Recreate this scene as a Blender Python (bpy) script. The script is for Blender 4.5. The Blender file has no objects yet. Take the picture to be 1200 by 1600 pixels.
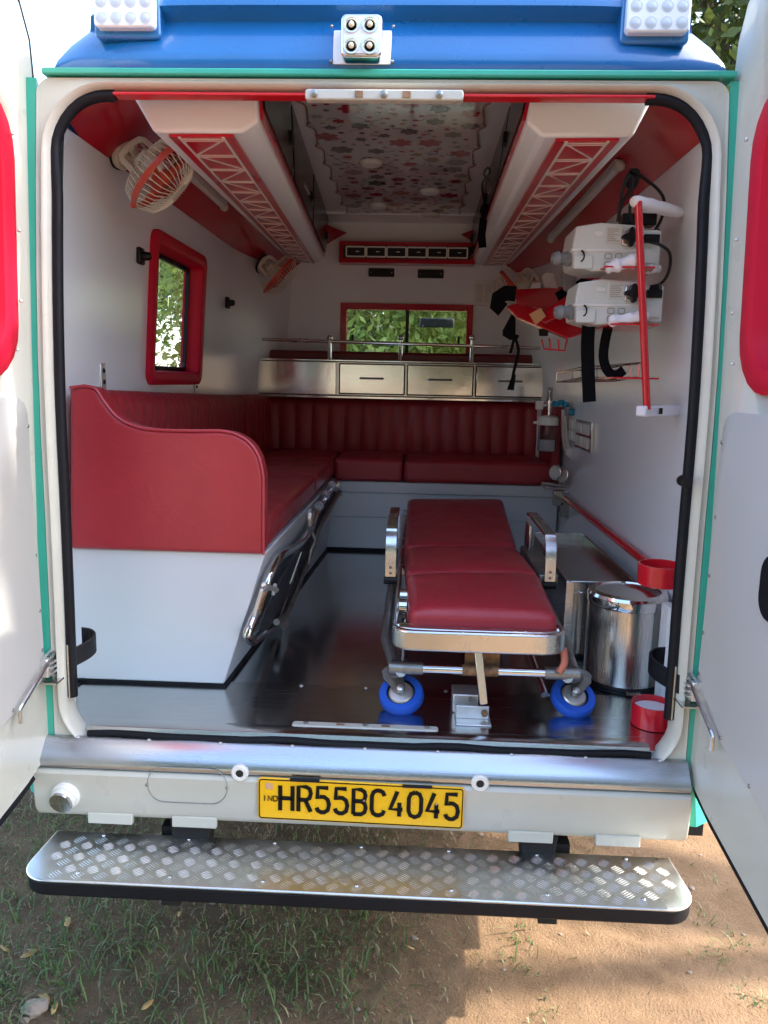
import bpy, bmesh, math, random
from mathutils import Vector, Matrix
import numpy as np
random.seed(7); rng = np.random.default_rng(11)
R = math.radians
scene = bpy.context.scene
col = scene.collection
# ------------------------------------------------------------------ camera
FPX, PITCH, YAW, ROLL = 1200.0, R(9.6), R(2.3), R(1.2)
CAM = Vector((0.1, -1.68, 1.57))
cf = Vector((-math.sin(YAW)*math.cos(PITCH), math.cos(YAW)*math.cos(PITCH), -math.sin(PITCH)))
cr0 = Vector((math.cos(YAW), math.sin(YAW), 0)); cu0 = cr0.cross(cf)
cr = cr0*math.cos(ROLL) + cu0*math.sin(ROLL); cu = cu0*math.cos(ROLL) - cr0*math.sin(ROLL)
cd = bpy.data.cameras.new('camera'); cam = bpy.data.objects.new('camera', cd); col.objects.link(cam)
cam.matrix_world = Matrix(((cr.x, cu.x, -cf.x, CAM.x), (cr.y, cu.y, -cf.y, CAM.y), (cr.z, cu.z, -cf.z, CAM.z), (0, 0, 0, 1)))
cd.sensor_fit = 'HORIZONTAL'; cd.sensor_width = 36; cd.lens = 36*FPX/1200; cd.clip_start = 0.05; cd.clip_end = 600
scene.camera = cam
def U(x, y, X=None, Y=None, Z=None):            # photo pixel -> point on a known plane of the place
    d = cf + cr*((x-600)/FPX) + cu*((800-y)/FPX)
    t = (X-CAM.x)/d.x if X is not None else (Y-CAM.y)/d.y if Y is not None else (Z-CAM.z)/d.z
    return CAM + d*t
# ------------------------------------------------------------------ light
SUN_EL, SUN_AZ = R(42), R(4)                      # azimuth from +X towards +Y
sd = Vector((math.cos(SUN_EL)*math.cos(SUN_AZ), math.cos(SUN_EL)*math.sin(SUN_AZ), math.sin(SUN_EL)))
w = bpy.data.worlds.new('World'); scene.world = w; w.use_nodes = True
nt = w.node_tree; bg = nt.nodes['Background']; sky = nt.nodes.new('ShaderNodeTexSky')
sky.sky_type = 'NISHITA'; sky.sun_disc = False; sky.sun_elevation = SUN_EL; sky.sun_rotation = math.pi/2 - SUN_AZ
sky.dust_density = 2.0; sky.air_density = 1.0
nt.links.new(sky.outputs[0], bg.inputs[0]); bg.inputs[1].default_value = 0.15
sl = bpy.data.lights.new('sun', 'SUN'); sl.energy = 2.0; sl.angle = R(0.6); sl.color = (1, .93, .82)
so = bpy.data.objects.new('sun', sl); col.objects.link(so); so.rotation_euler = sd.to_track_quat('Z', 'Y').to_euler()
scene.view_settings.view_transform = 'Standard'; scene.view_settings.look = 'None'; scene.view_settings.exposure = 2.75
scene.view_settings.gamma = 1
scene.render.engine = 'CYCLES'
scene.cycles.max_bounces = 14; scene.cycles.diffuse_bounces = 12; scene.cycles.glossy_bounces = 6; scene.cycles.transparent_max_bounces = 12
# ------------------------------------------------------------------ materials
def srgb(r, g, b):
    f = lambda c: (c/255/12.92) if c/255 <= .04045 else ((c/255+.055)/1.055)**2.4
    return (f(r), f(g), f(b), 1)
MATS = {}
def mat(name, c, rough=.5, metal=0., var=0., vscale=6., bump=0., bscale=120., coat=0., brush=None, bump2=0., rvar=0., emit=None, trans=0., alpha=1., spec=.5, stretch=None, dirt=None, obj=True):
    m = bpy.data.materials.new(name); m.use_nodes = True; MATS[name] = m
    n = m.node_tree; b = n.nodes['Principled BSDF']; L = n.links
    c = (*c[:3], 1)
    b.inputs['Base Color'].default_value = c; b.inputs['Roughness'].default_value = rough; b.inputs['Metallic'].default_value = metal
    b.inputs['Coat Weight'].default_value = coat; b.inputs['Coat Roughness'].default_value = .08
    b.inputs['Specular IOR Level'].default_value = spec
    b.inputs['Transmission Weight'].default_value = trans; b.inputs['Alpha'].default_value = alpha
    tc = n.nodes.new('ShaderNodeTexCoord')
    vec = tc.outputs['Object']
    if stretch or brush:
        mp = n.nodes.new('ShaderNodeMapping'); mp.inputs['Scale'].default_value = stretch or brush; L.new(vec, mp.inputs['Vector']); sv = mp.outputs[0]
    else: sv = vec
    if var or dirt:
        t = n.nodes.new('ShaderNodeTexNoise'); t.inputs['Scale'].default_value = vscale; t.inputs['Detail'].default_value = 6; t.inputs['Roughness'].default_value = .65
        L.new(vec if brush else sv, t.inputs['Vector'])
        rp = n.nodes.new('ShaderNodeMapRange'); rp.inputs[1].default_value = .3; rp.inputs[2].default_value = .7; L.new(t.outputs[0], rp.inputs[0])
        mx = n.nodes.new('ShaderNodeMix'); mx.data_type = 'RGBA'; L.new(rp.outputs[0], mx.inputs[0])
        a = tuple(min(1, v*(1-var)) for v in c[:3]); d = tuple(min(1, v*(1+var)) for v in c[:3])
        mx.inputs[6].default_value = (*(dirt or a), 1) if dirt else (*a, 1); mx.inputs[7].default_value = (*d, 1)
        if dirt: rp.inputs[1].default_value = .28; rp.inputs[2].default_value = .45
        L.new(mx.outputs[2], b.inputs['Base Color'])
    if rvar or brush:
        t = n.nodes.new('ShaderNodeTexNoise'); t.inputs['Scale'].default_value = 3 if brush else 14; t.inputs['Detail'].default_value = 4; L.new(sv, t.inputs['Vector'])
        rp = n.nodes.new('ShaderNodeMapRange'); rp.inputs[1].default_value = .3; rp.inputs[2].default_value = .7
        rp.inputs[3].default_value = max(.02, rough-(rvar or .08)); rp.inputs[4].default_value = rough+(rvar or .08); L.new(t.outputs[0], rp.inputs[0]); L.new(rp.outputs[0], b.inputs['Roughness'])
    if bump:
        t = n.nodes.new('ShaderNodeTexNoise'); t.inputs['Scale'].default_value = bscale; t.inputs['Detail'].default_value = 5; L.new(sv, t.inputs['Vector'])
        bp = n.nodes.new('ShaderNodeBump'); bp.inputs['Strength'].default_value = bump; bp.inputs['Distance'].default_value = .004; L.new(t.outputs[0], bp.inputs['Height']); L.new(bp.outputs[0], b.inputs['Normal'])
        if bump2:
            t = n.nodes.new('ShaderNodeTexNoise'); t.inputs['Scale'].default_value = 9; t.inputs['Detail'].default_value = 3; t.inputs['Distortion'].default_value = .6; L.new(sv, t.inputs['Vector'])
            b2_ = n.nodes.new('ShaderNodeBump'); b2_.inputs['Strength'].default_value = bump2; b2_.inputs['Distance'].default_value = .02; L.new(t.outputs[0], b2_.inputs['Height']); L.new(bp.outputs[0], b2_.inputs['Normal']); L.new(b2_.outputs[0], b.inputs['Normal'])
    if emit: b.inputs['Emission Color'].default_value = (*emit[:3], 1); b.inputs['Emission Strength'].default_value = emit[3]
    return m
mat('cream', (.50, .50, .43), .32, var=.05, vscale=4, coat=.35, rvar=.06, bump=.02, bscale=30)
mat('cream_dirty', (.54, .535, .46), .36, var=.08, vscale=5, coat=.3, rvar=.1, bump=.03, bscale=30)
mat('white_laminate', (.81, .855, .875), .2, var=.01, vscale=3, rvar=.02, bump=.006, bscale=12)
mat('white_base', (.60, .65, .68), .3)
mat('white_door', (.50, .495, .47), .35, var=.01, vscale=3, rvar=.02, bump=.01, bscale=15)
mat('white_plastic', srgb(226, 226, 220), .38, var=.03)
mat('cream_plastic', (.66, .62, .50), .4, var=.05)
mat('device_plastic', srgb(208, 212, 206), .42, var=.03)
mat('blue_paint', (.008, .135, .38), .3, var=.08, vscale=3, coat=.6, bump=.03, bscale=25, rvar=.06)
mat('green_paint', (.035, .38, .27), .35, var=.1, coat=.3)
mat('red_paint', (.60, .010, .022), .22, var=.06, coat=.4)
mat('red_laminate', (.50, .006, .022), .16, var=.05, rvar=.04)
mat('red_trim', (.55, .008, .035), .5, var=.05, spec=.25)
mat('vinyl', (.36, .026, .036), .36, bump2=.25, var=.1, vscale=4, bump=.16, bscale=420, rvar=.06)
mat('vinyl_dark', (.16, .008, .012), .38, var=.1, vscale=4, bump=.16, bscale=420, rvar=.06)
mat('piping', (.42, .035, .05), .35)
mat('rubber', (.005, .006, .009), .55, spec=.25, var=.2, bump=.05, bscale=60, rvar=.1)
mat('black_plastic', (.006, .006, .007), .4, spec=.3)
mat('black_fabric', (.005, .0055, .007), .9, spec=.1, bump=.3, bscale=500)
mat('steel', (.50, .50, .49), .2, 1, brush=(2, 2, 160), bump=.015, bscale=40)
mat('steel_x', (.56, .56, .55), .2, 1, brush=(1.5, 60, 120), var=.05, bump=.02, bscale=14)
mat('steel_floor', (.74, .76, .77), .17, 1, var=.03, vscale=5, rvar=.02, bump=.004, bscale=6)
mat('steel_sill', (.46, .48, .51), .26, 1, brush=(.8, 25, 25), rvar=.04, var=.03, bump=.03, bscale=10)
mat('steel_bin', (.66, .64, .60), .26, 1, brush=(90, 90, 1), bump=.01, bscale=30)
mat('steel_mirror', (.66, .64, .60), .12, 1, bump=.25, bscale=5, var=.05)
mat('chrome', (.68, .68, .67), .1, 1, rvar=.05)
mat('alu', (.62, .62, .61), .24, 1, var=.06, rvar=.08)
mat('tread_alu', (.62, .62, .60), .34, 1, var=.08, vscale=7, rvar=.12, bump=.03, bscale=40)
mat('dull_metal', (.30, .30, .28), .42, .9, var=.25, vscale=40, rvar=.1)
mat('zinc', (.72, .72, .70), .35, .8, var=.12, vscale=30)
mat('rusty', (.30, .17, .09), .6, .5, var=.5, vscale=60)
mat('blue_rubber', (.012, .10, .55), .4, var=.08)
mat('plate_yellow', (.86, .48, .006), .3, var=.05, vscale=5, coat=.3, rvar=.06)
mat('black_ink', (.005, .005, .005), .5, spec=.2)
mat('grey_ink', (.25, .22, .15), .5)
mat('led_lens', (.76, .79, .82), .12, spec=.7, var=.05)
mat('led_ring', (.50, .55, .60), .12, spec=.7)
mat('led_chip', (.72, .66, .48), .3)
mat('foam', (.82, .80, .84), .8, bump=.35, bscale=70)
mat('tan_paper', srgb(206, 160, 120), .7)
mat('label_paper', srgb(206, 206, 200), .6)
mat('clear_plastic', (.75, .78, .78), .12, trans=.75, alpha=1)
mat('cyan_plastic', (.005, .26, .42), .3)
mat('hose', (.62, .62, .62), .4)
mat('pink_tube', (.55, .17, .11), .45)
mat('decor_white', srgb(222, 214, 208), .3)
mat('print_base', (.50, .50, .51), .08, var=.03)
mat('print_red', srgb(150, 28, 52), .08)
mat('print_grey', srgb(70, 74, 84), .08)
mat('print_brown', srgb(150, 118, 104), .08)
mat('print_green', srgb(132, 138, 132), .08)
mat('vent_gold', (.90, .86, .76), .25)
mat('dark_void', (.008, .008, .009), .6)
mat('underbody', (.006, .006, .007), .8, var=.3)
mat('canvas_dark', (.045, .05, .055), .5)
mat('black_gloss', (.008, .010, .012), .22, spec=.12)
mat('caution_white', srgb(235, 232, 240), .5)
mat('tyre', (.015, .015, .016), .75, bump=.2, bscale=40)
mat('wall_paint', srgb(224, 226, 220), .8, var=.08, vscale=2)
mat('bark', (.09, .065, .045), .9, var=.4, vscale=14, bump=.8, bscale=20)
mat('dry_leaf', (.36, .22, .07), .7, var=.3, vscale=30)
mat('pebble', (.26, .20, .15), .85, var=.2, vscale=20)
def glass(name, tint, mixf=.12, rough=.02):
    m = bpy.data.materials.new(name); m.use_nodes = True; MATS[name] = m; n = m.node_tree; L = n.links
    for x in list(n.nodes): n.nodes.remove(x)
    o = n.nodes.new('ShaderNodeOutputMaterial'); tr = n.nodes.new('ShaderNodeBsdfTransparent'); gl = n.nodes.new('ShaderNodeBsdfGlossy'); mx = n.nodes.new('ShaderNodeMixShader')
    lw = n.nodes.new('ShaderNodeLayerWeight'); pw_ = n.nodes.new('ShaderNodeMath'); pw_.operation = 'POWER'; pw_.inputs[1].default_value = 4.0; L.new(lw.outputs['Facing'], pw_.inputs[0]); fr = n.nodes.new('ShaderNodeMapRange'); fr.inputs[3].default_value = .04; fr.inputs[4].default_value = .85; L.new(pw_.outputs[0], fr.inputs[0])
    tr.inputs[0].default_value = (*tint, 1); gl.inputs['Roughness'].default_value = rough
    L.new(fr.outputs[0], mx.inputs[0]); L.new(tr.outputs[0], mx.inputs[1]); L.new(gl.outputs[0], mx.inputs[2]); L.new(mx.outputs[0], o.inputs[0])
glass('glass', (.90, .95, .93)); glass('dark_glass', (.10, .12, .13)); glass('bottle_clear', (.74, .77, .78))
def leafmat(name, c, c2):
    m = bpy.data.materials.new(name); m.use_nodes = True; MATS[name] = m; n = m.node_tree; L = n.links; b = n.nodes['Principled BSDF']
    b.inputs['Roughness'].default_value = .5
    g = n.nodes.new('ShaderNodeNewGeometry'); mx = n.nodes.new('ShaderNodeMix'); mx.data_type = 'RGBA'
    L.new(g.outputs['Random Per Island'], mx.inputs[0]); mx.inputs[6].default_value = (*c, 1); mx.inputs[7].default_value = (*c2, 1)
    L.new(mx.outputs[2], b.inputs['Base Color'])
    tl = n.nodes.new('ShaderNodeBsdfTranslucent'); ms = n.nodes.new('ShaderNodeMixShader'); ms.inputs[0].default_value = .35
    L.new(mx.outputs[2], tl.inputs[0]); o = n.nodes['Material Output']
    L.new(b.outputs[0], ms.inputs[1]); L.new(tl.outputs[0], ms.inputs[2]); L.new(ms.outputs[0], o.inputs[0])
leafmat('leaf', (.045, .075, .016), (.11, .15, .035)); leafmat('leaf_b', (.03, .06, .015), (.09, .13, .03)); leafmat('leaf_bright', (.17, .25, .045), (.32, .38, .09))
leafmat('grass', (.04, .095, .02), (.15, .21, .06)); leafmat('straw', (.15, .12, .06), (.30, .24, .12))
# soil
m = bpy.data.materials.new('soil'); m.use_nodes = True; MATS['soil'] = m; n = m.node_tree; L = n.links; b = n.nodes['Principled BSDF']; b.inputs['Roughness'].default_value = .95
b.inputs['Specular IOR Level'].default_value = .15
tc = n.nodes.new('ShaderNodeTexCoord')
def noise(s, d=8, r=.6):
    t = n.nodes.new('ShaderNodeTexNoise'); t.inputs['Scale'].default_value = s; t.inputs['Detail'].default_value = d; t.inputs['Roughness'].default_value = r; L.new(tc.outputs['Object'], t.inputs['Vector']); return t.outputs[0]
def ramp(v, p0, p1, c0, c1):
    q = n.nodes.new('ShaderNodeValToRGB'); q.color_ramp.elements[0].position = p0; q.color_ramp.elements[1].position = p1
    q.color_ramp.elements[0].color = (*c0, 1); q.color_ramp.elements[1].color = (*c1, 1); L.new(v, q.inputs[0]); return q.outputs[0]
def mixc(f, a, bb, t='MIX'):
    q = n.nodes.new('ShaderNodeMix'); q.data_type = 'RGBA'; q.blend_type = t
    for s, v in ((0, f), (6, a), (7, bb)):
        if isinstance(v, (int, float)): q.inputs[s].default_value = v
        elif isinstance(v, tuple): q.inputs[s].default_value = (*v, 1)
        else: L.new(v, q.inputs[s])
    return q.outputs[2]
c1 = ramp(noise(1.3), .35, .7, (.215, .132, .072), (.285, .182, .104))
c2 = ramp(noise(9), .3, .72, (.16, .098, .054), (.32, .21, .125))
cc = mixc(.5, c1, c2)
cc = mixc(ramp(noise(60, 3), .62, .72, (0, 0, 0), (.6, .6, .6)), cc, (.11, .066, .037))
# earth under the grass is darker humus: follows the turf patches on the left
sep = n.nodes.new('ShaderNodeSeparateXYZ'); L.new(tc.outputs['Object'], sep.inputs[0])
mr = n.nodes.new('ShaderNodeMapRange'); mr.inputs[1].default_value = .32; mr.inputs[2].default_value = -.1; L.new(sep.outputs[0], mr.inputs[0])
nz = n.nodes.new('ShaderNodeMath'); nz.operation = 'MULTIPLY'; L.new(mr.outputs[0], nz.inputs[0]); L.new(ramp(noise(5), .35, .6, (.25, .25, .25), (1, 1, 1)), nz.inputs[1])
cc = mixc(nz.outputs[0], cc, (.115, .078, .045))
L.new(cc, b.inputs['Base Color'])
bp = n.nodes.new('ShaderNodeBump'); bp.inputs['Strength'].default_value = .9; bp.inputs['Distance'].default_value = .012
ad = n.nodes.new('ShaderNodeMath'); ad.operation = 'ADD'; L.new(noise(26, 8, .7), ad.inputs[0]); L.new(noise(150, 4, .7), ad.inputs[1]); L.new(ad.outputs[0], bp.inputs['Height']); L.new(bp.outputs[0], b.inputs['Normal'])
# ------------------------------------------------------------------ builders
V = Vector
ROOT = {}
def vec(p): return p if isinstance(p, Vector) else Vector(p)
def frame(a):
    a = a.normalized(); t = V((0, 0, 1)) if abs(a.z) < .9 else V((1, 0, 0)); u = a.cross(t).normalized(); return u, a.cross(u).normalized()
class B:
    def __init__(s): s.bm = bmesh.new()
    def face(s, pts): 
        try: s.bm.faces.new([s.bm.verts.new(vec(p)) for p in pts])
        except ValueError: pass
        return s
    def loft(s, loops, closed=True, caps=True, ring=False):
        vs = [[s.bm.verts.new(vec(p)) for p in l] for l in loops]
        m = len(vs[0]); k = len(vs)
        for i in range(k if ring else k-1):
            a, b = vs[i], vs[(i+1) % k]
            for j in range(m if closed else m-1):
                q = (j+1) % m
                try: s.bm.faces.new((a[j], a[q], b[q], b[j]))
                except ValueError: pass
        if caps and closed and not ring:
            try: s.bm.faces.new(vs[0][::-1])
            except ValueError: pass
            try: s.bm.faces.new(vs[-1])
            except ValueError: pass
        return s
    def box(s, lo, hi):
        x0, y0, z0 = lo; x1, y1, z1 = hi
        return s.loft([[(x0, y0, z0), (x1, y0, z0), (x1, y1, z0), (x0, y1, z0)], [(x0, y0, z1), (x1, y0, z1), (x1, y1, z1), (x0, y1, z1)]])
    def cbox(s, c, size, M=None):
        h = [v/2 for v in size]; M = M or Matrix.Identity(3); c = vec(c)
        f = lambda x, y, z: c + M @ V((x*h[0], y*h[1], z*h[2]))
        return s.loft([[f(-1, -1, k), f(1, -1, k), f(1, 1, k), f(-1, 1, k)] for k in (-1, 1)])
    def bar(s, p0, p1, wd, th, up=(0, 0, 1)):               # rectangular bar from p0 to p1; wd across, th along up
        p0, p1 = vec(p0), vec(p1); a = (p1-p0).normalized(); u = a.cross(vec(up)).normalized(); n_ = u.cross(a)
        q = lambda p: [p+u*wd/2+n_*th/2, p-u*wd/2+n_*th/2, p-u*wd/2-n_*th/2, p+u*wd/2-n_*th/2]
        return s.loft([q(p0), q(p1)])
    def prism(s, poly, ext):
        e = vec(ext); return s.loft([[vec(p) for p in poly], [vec(p)+e for p in poly]])
    def cyl(s, p0, p1, r0, r1=None, n=20):
        p0, p1 = vec(p0), vec(p1); u, v = frame(p1-p0); r1 = r0 if r1 is None else r1
        c = [(math.cos(2*math.pi*i/n), math.sin(2*math.pi*i/n)) for i in range(n)]
        return s.loft([[p0+(u*a+v*b)*r0 for a, b in c], [p1+(u*a+v*b)*r1 for a, b in c]])
    def lathe(s, prof, o, ax, n=24, caps=True):
        o = vec(o); ax = vec(ax).normalized(); u, v = frame(ax)
        c = [(math.cos(2*math.pi*i/n), math.sin(2*math.pi*i/n)) for i in range(n)]
        return s.loft([[o+ax*h+(u*a+v*b)*r for a, b in c] for r, h in prof], caps=caps)
    def tube(s, pts, r, n=8, closed=False, sm=0):
        pts = [vec(p) for p in pts]
        if sm: pts = smooth(pts, sm, closed)
        k = len(pts); loops = []; prev = None
        for i, p in enumerate(pts):
            a = (pts[(i+1) % k]-pts[i-1]) if closed else (pts[min(i+1, k-1)]-pts[max(i-1, 0)])
            if a.length < 1e-9: a = V((0, 0, 1))
            a.normalize()
            if prev is None: u, v = frame(a)
            else:
                u = prev - a*prev.dot(a)
                if u.length < 1e-6: u, v = frame(a)
                u.normalize(); v = a.cross(u)
            prev = u
            loops.append([p+(u*math.cos(2*math.pi*j/n)+v*math.sin(2*math.pi*j/n))*r for j in range(n)])
        if closed:
            # align seam
            return s.loft(loops + [loops[0]], caps=False)
        return s.loft(loops)
    def flat(s, pts, wd, th, nrm, closed=False):               # flat strip following a path; wd along nrm-plane, th along nrm
        pts = [vec(p) for p in pts]; nrm = vec(nrm).normalized(); k = len(pts); loops = []
        for i, p in enumerate(pts):
            a = (pts[(i+1) % k]-pts[i-1]) if closed else (pts[min(i+1, k-1)]-pts[max(i-1, 0)])
            u = a.normalized().cross(nrm).normalized()
            loops.append([p+u*wd/2+nrm*th/2, p-u*wd/2+nrm*th/2, p-u*wd/2-nrm*th/2, p+u*wd/2-nrm*th/2])
        return s.loft(loops, ring=closed, caps=not closed)
    def sphere(s, c, r, sc=(1, 1, 1), n=14):
        m = Matrix.Translation(vec(c)) @ Matrix.Diagonal((*[r*k for k in sc], 1)); bmesh.ops.create_uvsphere(s.bm, u_segments=n, v_segments=max(6, n//2), radius=1, matrix=m); return s
    def build(s, name, m, parent=None, bevel=0., seg=2, ang=38, weld=0., sub=0, jitter=0.):
        bm = s.bm
        if weld: bmesh.ops.remove_doubles(bm, verts=bm.verts, dist=weld)
        if jitter:
            for v in bm.verts: v.co += V((random.uniform(-1, 1), random.uniform(-1, 1), random.uniform(-1, 1)))*jitter
        bmesh.ops.recalc_face_normals(bm, faces=bm.faces)
        root = parent
        while root is not None and root.parent is not None: root = root.parent
        off = ROOT.get(root.name, V((0, 0, 0))) if root is not None else V((0, 0, 0))
        if root is None:                                      # lone thing: origin at its own base centre
            xs = [v.co for v in bm.verts]
            off = V(((min(v.x for v in xs)+max(v.x for v in xs))/2, (min(v.y for v in xs)+max(v.y for v in xs))/2, min(v.z for v in xs)))
        if off.length: bmesh.ops.translate(bm, verts=bm.verts, vec=-off)
        me = bpy.data.meshes.new(name); bm.to_mesh(me); bm.free()
        me.materials.append(MATS[m] if isinstance(m, str) else m)
        me.shade_smooth(); me.set_sharp_from_angle(angle=R(ang))
        o = bpy.data.objects.new(name, me); col.objects.link(o)
        if root is None: o.location = off; ROOT[o.name] = off
        o.parent = parent
        if bevel:
            md = o.modifiers.new('bevel', 'BEVEL'); md.width = bevel; md.segments = seg; md.limit_method = 'ANGLE'; md.angle_limit = R(35); md.harden_normals = False
        if sub:
            md = o.modifiers.new('sub', 'SUBSURF'); md.levels = sub; md.render_levels = sub
        return o
def smooth(pts, k, closed=False):
    out = []; n_ = len(pts)
    for i in range(n_ if closed else n_-1):
        p0 = pts[i-1] if (closed or i > 0) else pts[0]; p1 = pts[i]; p2 = pts[(i+1) % n_]; p3 = pts[(i+2) % n_] if (closed or i+2 < n_) else pts[-1]
        for j in range(k):
            t = j/k; out.append(.5*((2*p1)+(-p0+p2)*t+(2*p0-5*p1+4*p2-p3)*t*t+(-p0+3*p1-3*p2+p3)*t*t*t))
    if not closed: out.append(pts[-1])
    return out
def thing(name, label, cat, loc, group=None):
    o = bpy.data.objects.new(name, None); col.objects.link(o); o.location = loc; o.empty_display_size = .1
    o['label'] = label; o['category'] = cat
    if group: o['group'] = group
    ROOT[o.name] = V(loc); return o
def tag(o, label, cat, group=None, kind=None):
    o['label'] = label
    if cat: o['category'] = cat
    if group: o['group'] = group
    if kind: o['kind'] = kind
    return o
def rrect(cx, cz, hw, hh, r, n=5):                      # rounded rectangle (a,b) points
    out = []
    for sx, sz, a0 in ((1, 1, 0), (-1, 1, 90), (-1, -1, 180), (1, -1, 270)):
        for i in range(n+1):
            a = R(a0+90*i/n); out.append((cx+sx*(hw-r)+r*math.cos(a), cz+sz*(hh-r)+r*math.sin(a)))
    return out
# ================================================================== ground
gm = B(); N = 90
gx = np.concatenate([[-300, -60, -20, -8], np.linspace(-3, -1.3, 30), np.linspace(-1.2, 1.3, 260), np.linspace(1.4, 3, 28), [8, 20, 60, 300]]); gy = np.concatenate([[-300, -60, -20, -6], np.linspace(-2, -.45, 24), np.linspace(-.4, 1.2, 200), np.linspace(1.3, 3, 24), [8, 20, 60, 300]])
ph = rng.uniform(0, 6.28, (14, 2)); fq = rng.uniform(2, 16, 14); an = rng.uniform(0, 6.28, 14)
def gz(x, y):
    z = 0.
    for i in range(14): z += math.sin((x*math.cos(an[i])+y*math.sin(an[i]))*fq[i]+ph[i, 0])/fq[i]
    f = max(0, 1-max(abs(x)/3, abs(y-.5)/2.5)**4)
    q = (.006*math.sin(y*64+math.sin(x*9)*2)*math.exp(-((x-.78-.05*y)/.07)**2)+.005*math.sin(y*58+1+math.sin(x*7)*2)*math.exp(-((x-.50-.05*y)/.05)**2))*f
    w_ = 0.
    for i in range(7): w_ += math.sin((x*math.cos(an[i]*3+i)+y*math.sin(an[i]*3+i))*(38+13*i)+ph[i, 1]+2.2*math.sin(x*11+i)+1.7*math.cos(y*13-i))/(1+.35*i)
    return z*.013*f+q*1.3+w_*.0011*f*(.5+.5*math.sin(x*5+1)*math.cos(y*6))
vs = [[gm.bm.verts.new((x, y, gz(x, y))) for x in gx] for y in gy]
for j in range(len(gy)-1):
    for i in range(len(gx)-1): gm.bm.faces.new((vs[j][i], vs[j][i+1], vs[j+1][i+1], vs[j+1][i]))
g = gm.build('ground', 'soil', ang=180); g['kind'] = 'structure'; g['label'] = 'sandy brown earth with worn grass under the ambulance'

# ================================================================== ambulance
AMB = thing('ambulance', 'white ambulance with blue roof, seen through its wide open rear doors', 'ambulance', (0, 0, 0))
FZ = .73
def tum(z): return 1 - .045*max(0, (z-1.45)/.75)**1.6 + .008*max(0, (1.2-z)/.5)
def ring(d, Y, n=8, rr=None):
    hw, top, bot, r = .694+d, 2.150+d*.6, .69-d*.15, .115+d*.7
    pts = rrect(0, (top+bot)/2, hw, (top-bot)/2, rr or r, n)
    out = []
    for i in range(len(pts)):                               # refine long sides so the tumblehome shows
        a, b2 = pts[i], pts[(i+1) % len(pts)]; k = 8 if math.dist(a, b2) > .4 else 1
        for j in range(k): out.append((a[0]+(b2[0]-a[0])*j/k, a[1]+(b2[1]-a[1])*j/k))
    return [V((x*tum(z), Y, z)) for x, z in out]
B().loft([ring(.016, .05), ring(.006, .03), ring(.006, .012), ring(.010, .002), ring(.018, -.010), ring(.024, -.012), ring(.029, -.002), ring(.035, .0, rr=.05), ring(.040, -.003, rr=.03), ring(.043, .02, rr=.025), ring(.043, .10, rr=.025)], caps=False).build('rear_frame', 'cream_dirty', AMB, ang=50)
for sx in (-1, 1): B().loft([[V((sx*.705*tum(z), .05, z)), V((sx*.80, .11, z)), V((sx*.832, .31, z))] for z in (.70, .9, 1.2, 1.5, 1.8, 2.0, 2.16)], closed=False).build('rear_return', 'white_laminate', AMB, ang=50)
B().box((-.62, .09, 2.20), (.62, .10, 2.45)).build('header_panel', 'white_laminate', AMB)
# black rubber door seal: up each side and round the upper corners
def sealpath(sx):
    pts = [V((sx*.694*tum(z), .012, z)) for z in (.82, .95, 1.1, 1.3, 1.5, 1.7, 1.85, 1.95)]
    c = (.566, 2.018)
    for a in (10, 28, 46, 64, 82): pts.append(V((sx*(c[0]+.114*math.cos(R(a))), .012, c[1]+.127*math.sin(R(a)))))
    pts.append(V((sx*.545, .012, 2.145)))
    return pts
for sx in (-1, 1):
    B().tube(sealpath(sx), .0118, 10, sm=3).build('door_seal', 'rubber', AMB, ang=60)
    o = B().cyl((sx*.700, .004, .82), (sx*.700, .004, .95), .004, n=8).build('seal_clip', 'steel', AMB)
B().box((-.545, -.004, 2.1425), (.56, .03, 2.1485)).build('header_trim', 'red_paint', AMB, bevel=.002)
# striker plates, top and floor
def striker(px0, px1, py0, py1, Y, name, s=1, z=None):
    a = U(px0, (py0+py1)/2, Y=Y); b_ = U(px1, (py0+py1)/2, Y=Y)
    zc = (a.z+b_.z)/2; hw = (b_.x-a.x)/2; hh = abs(U(600, py0, Y=Y).z-U(600, py1, Y=Y).z)/2
    c = (a.x+b_.x)/2
    return c, zc, hw, hh
c, zc, hw, hh = striker(478, 724, 143, 160, -.02, 'h')
p = B().prism([(x, -.034, z) for x, z in rrect(c, zc, hw, hh, hh*.6)], (0, .024, 0)).build('striker_plate', 'cream', AMB, bevel=.003)
for dx in (-.14, 0, .11): B().lathe([(.0075, 0), (.0075, .004), (.004, .006)], (c+dx, -.034, zc), (0, -1, 0), 12).build('bolt', 'dull_metal', p)
for dx in (-.05, .045): B().box((c+dx-.008, -.0365, zc-.006), (c+dx+.008, -.0345, zc+.006)).build('slot', 'rusty', p)
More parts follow.
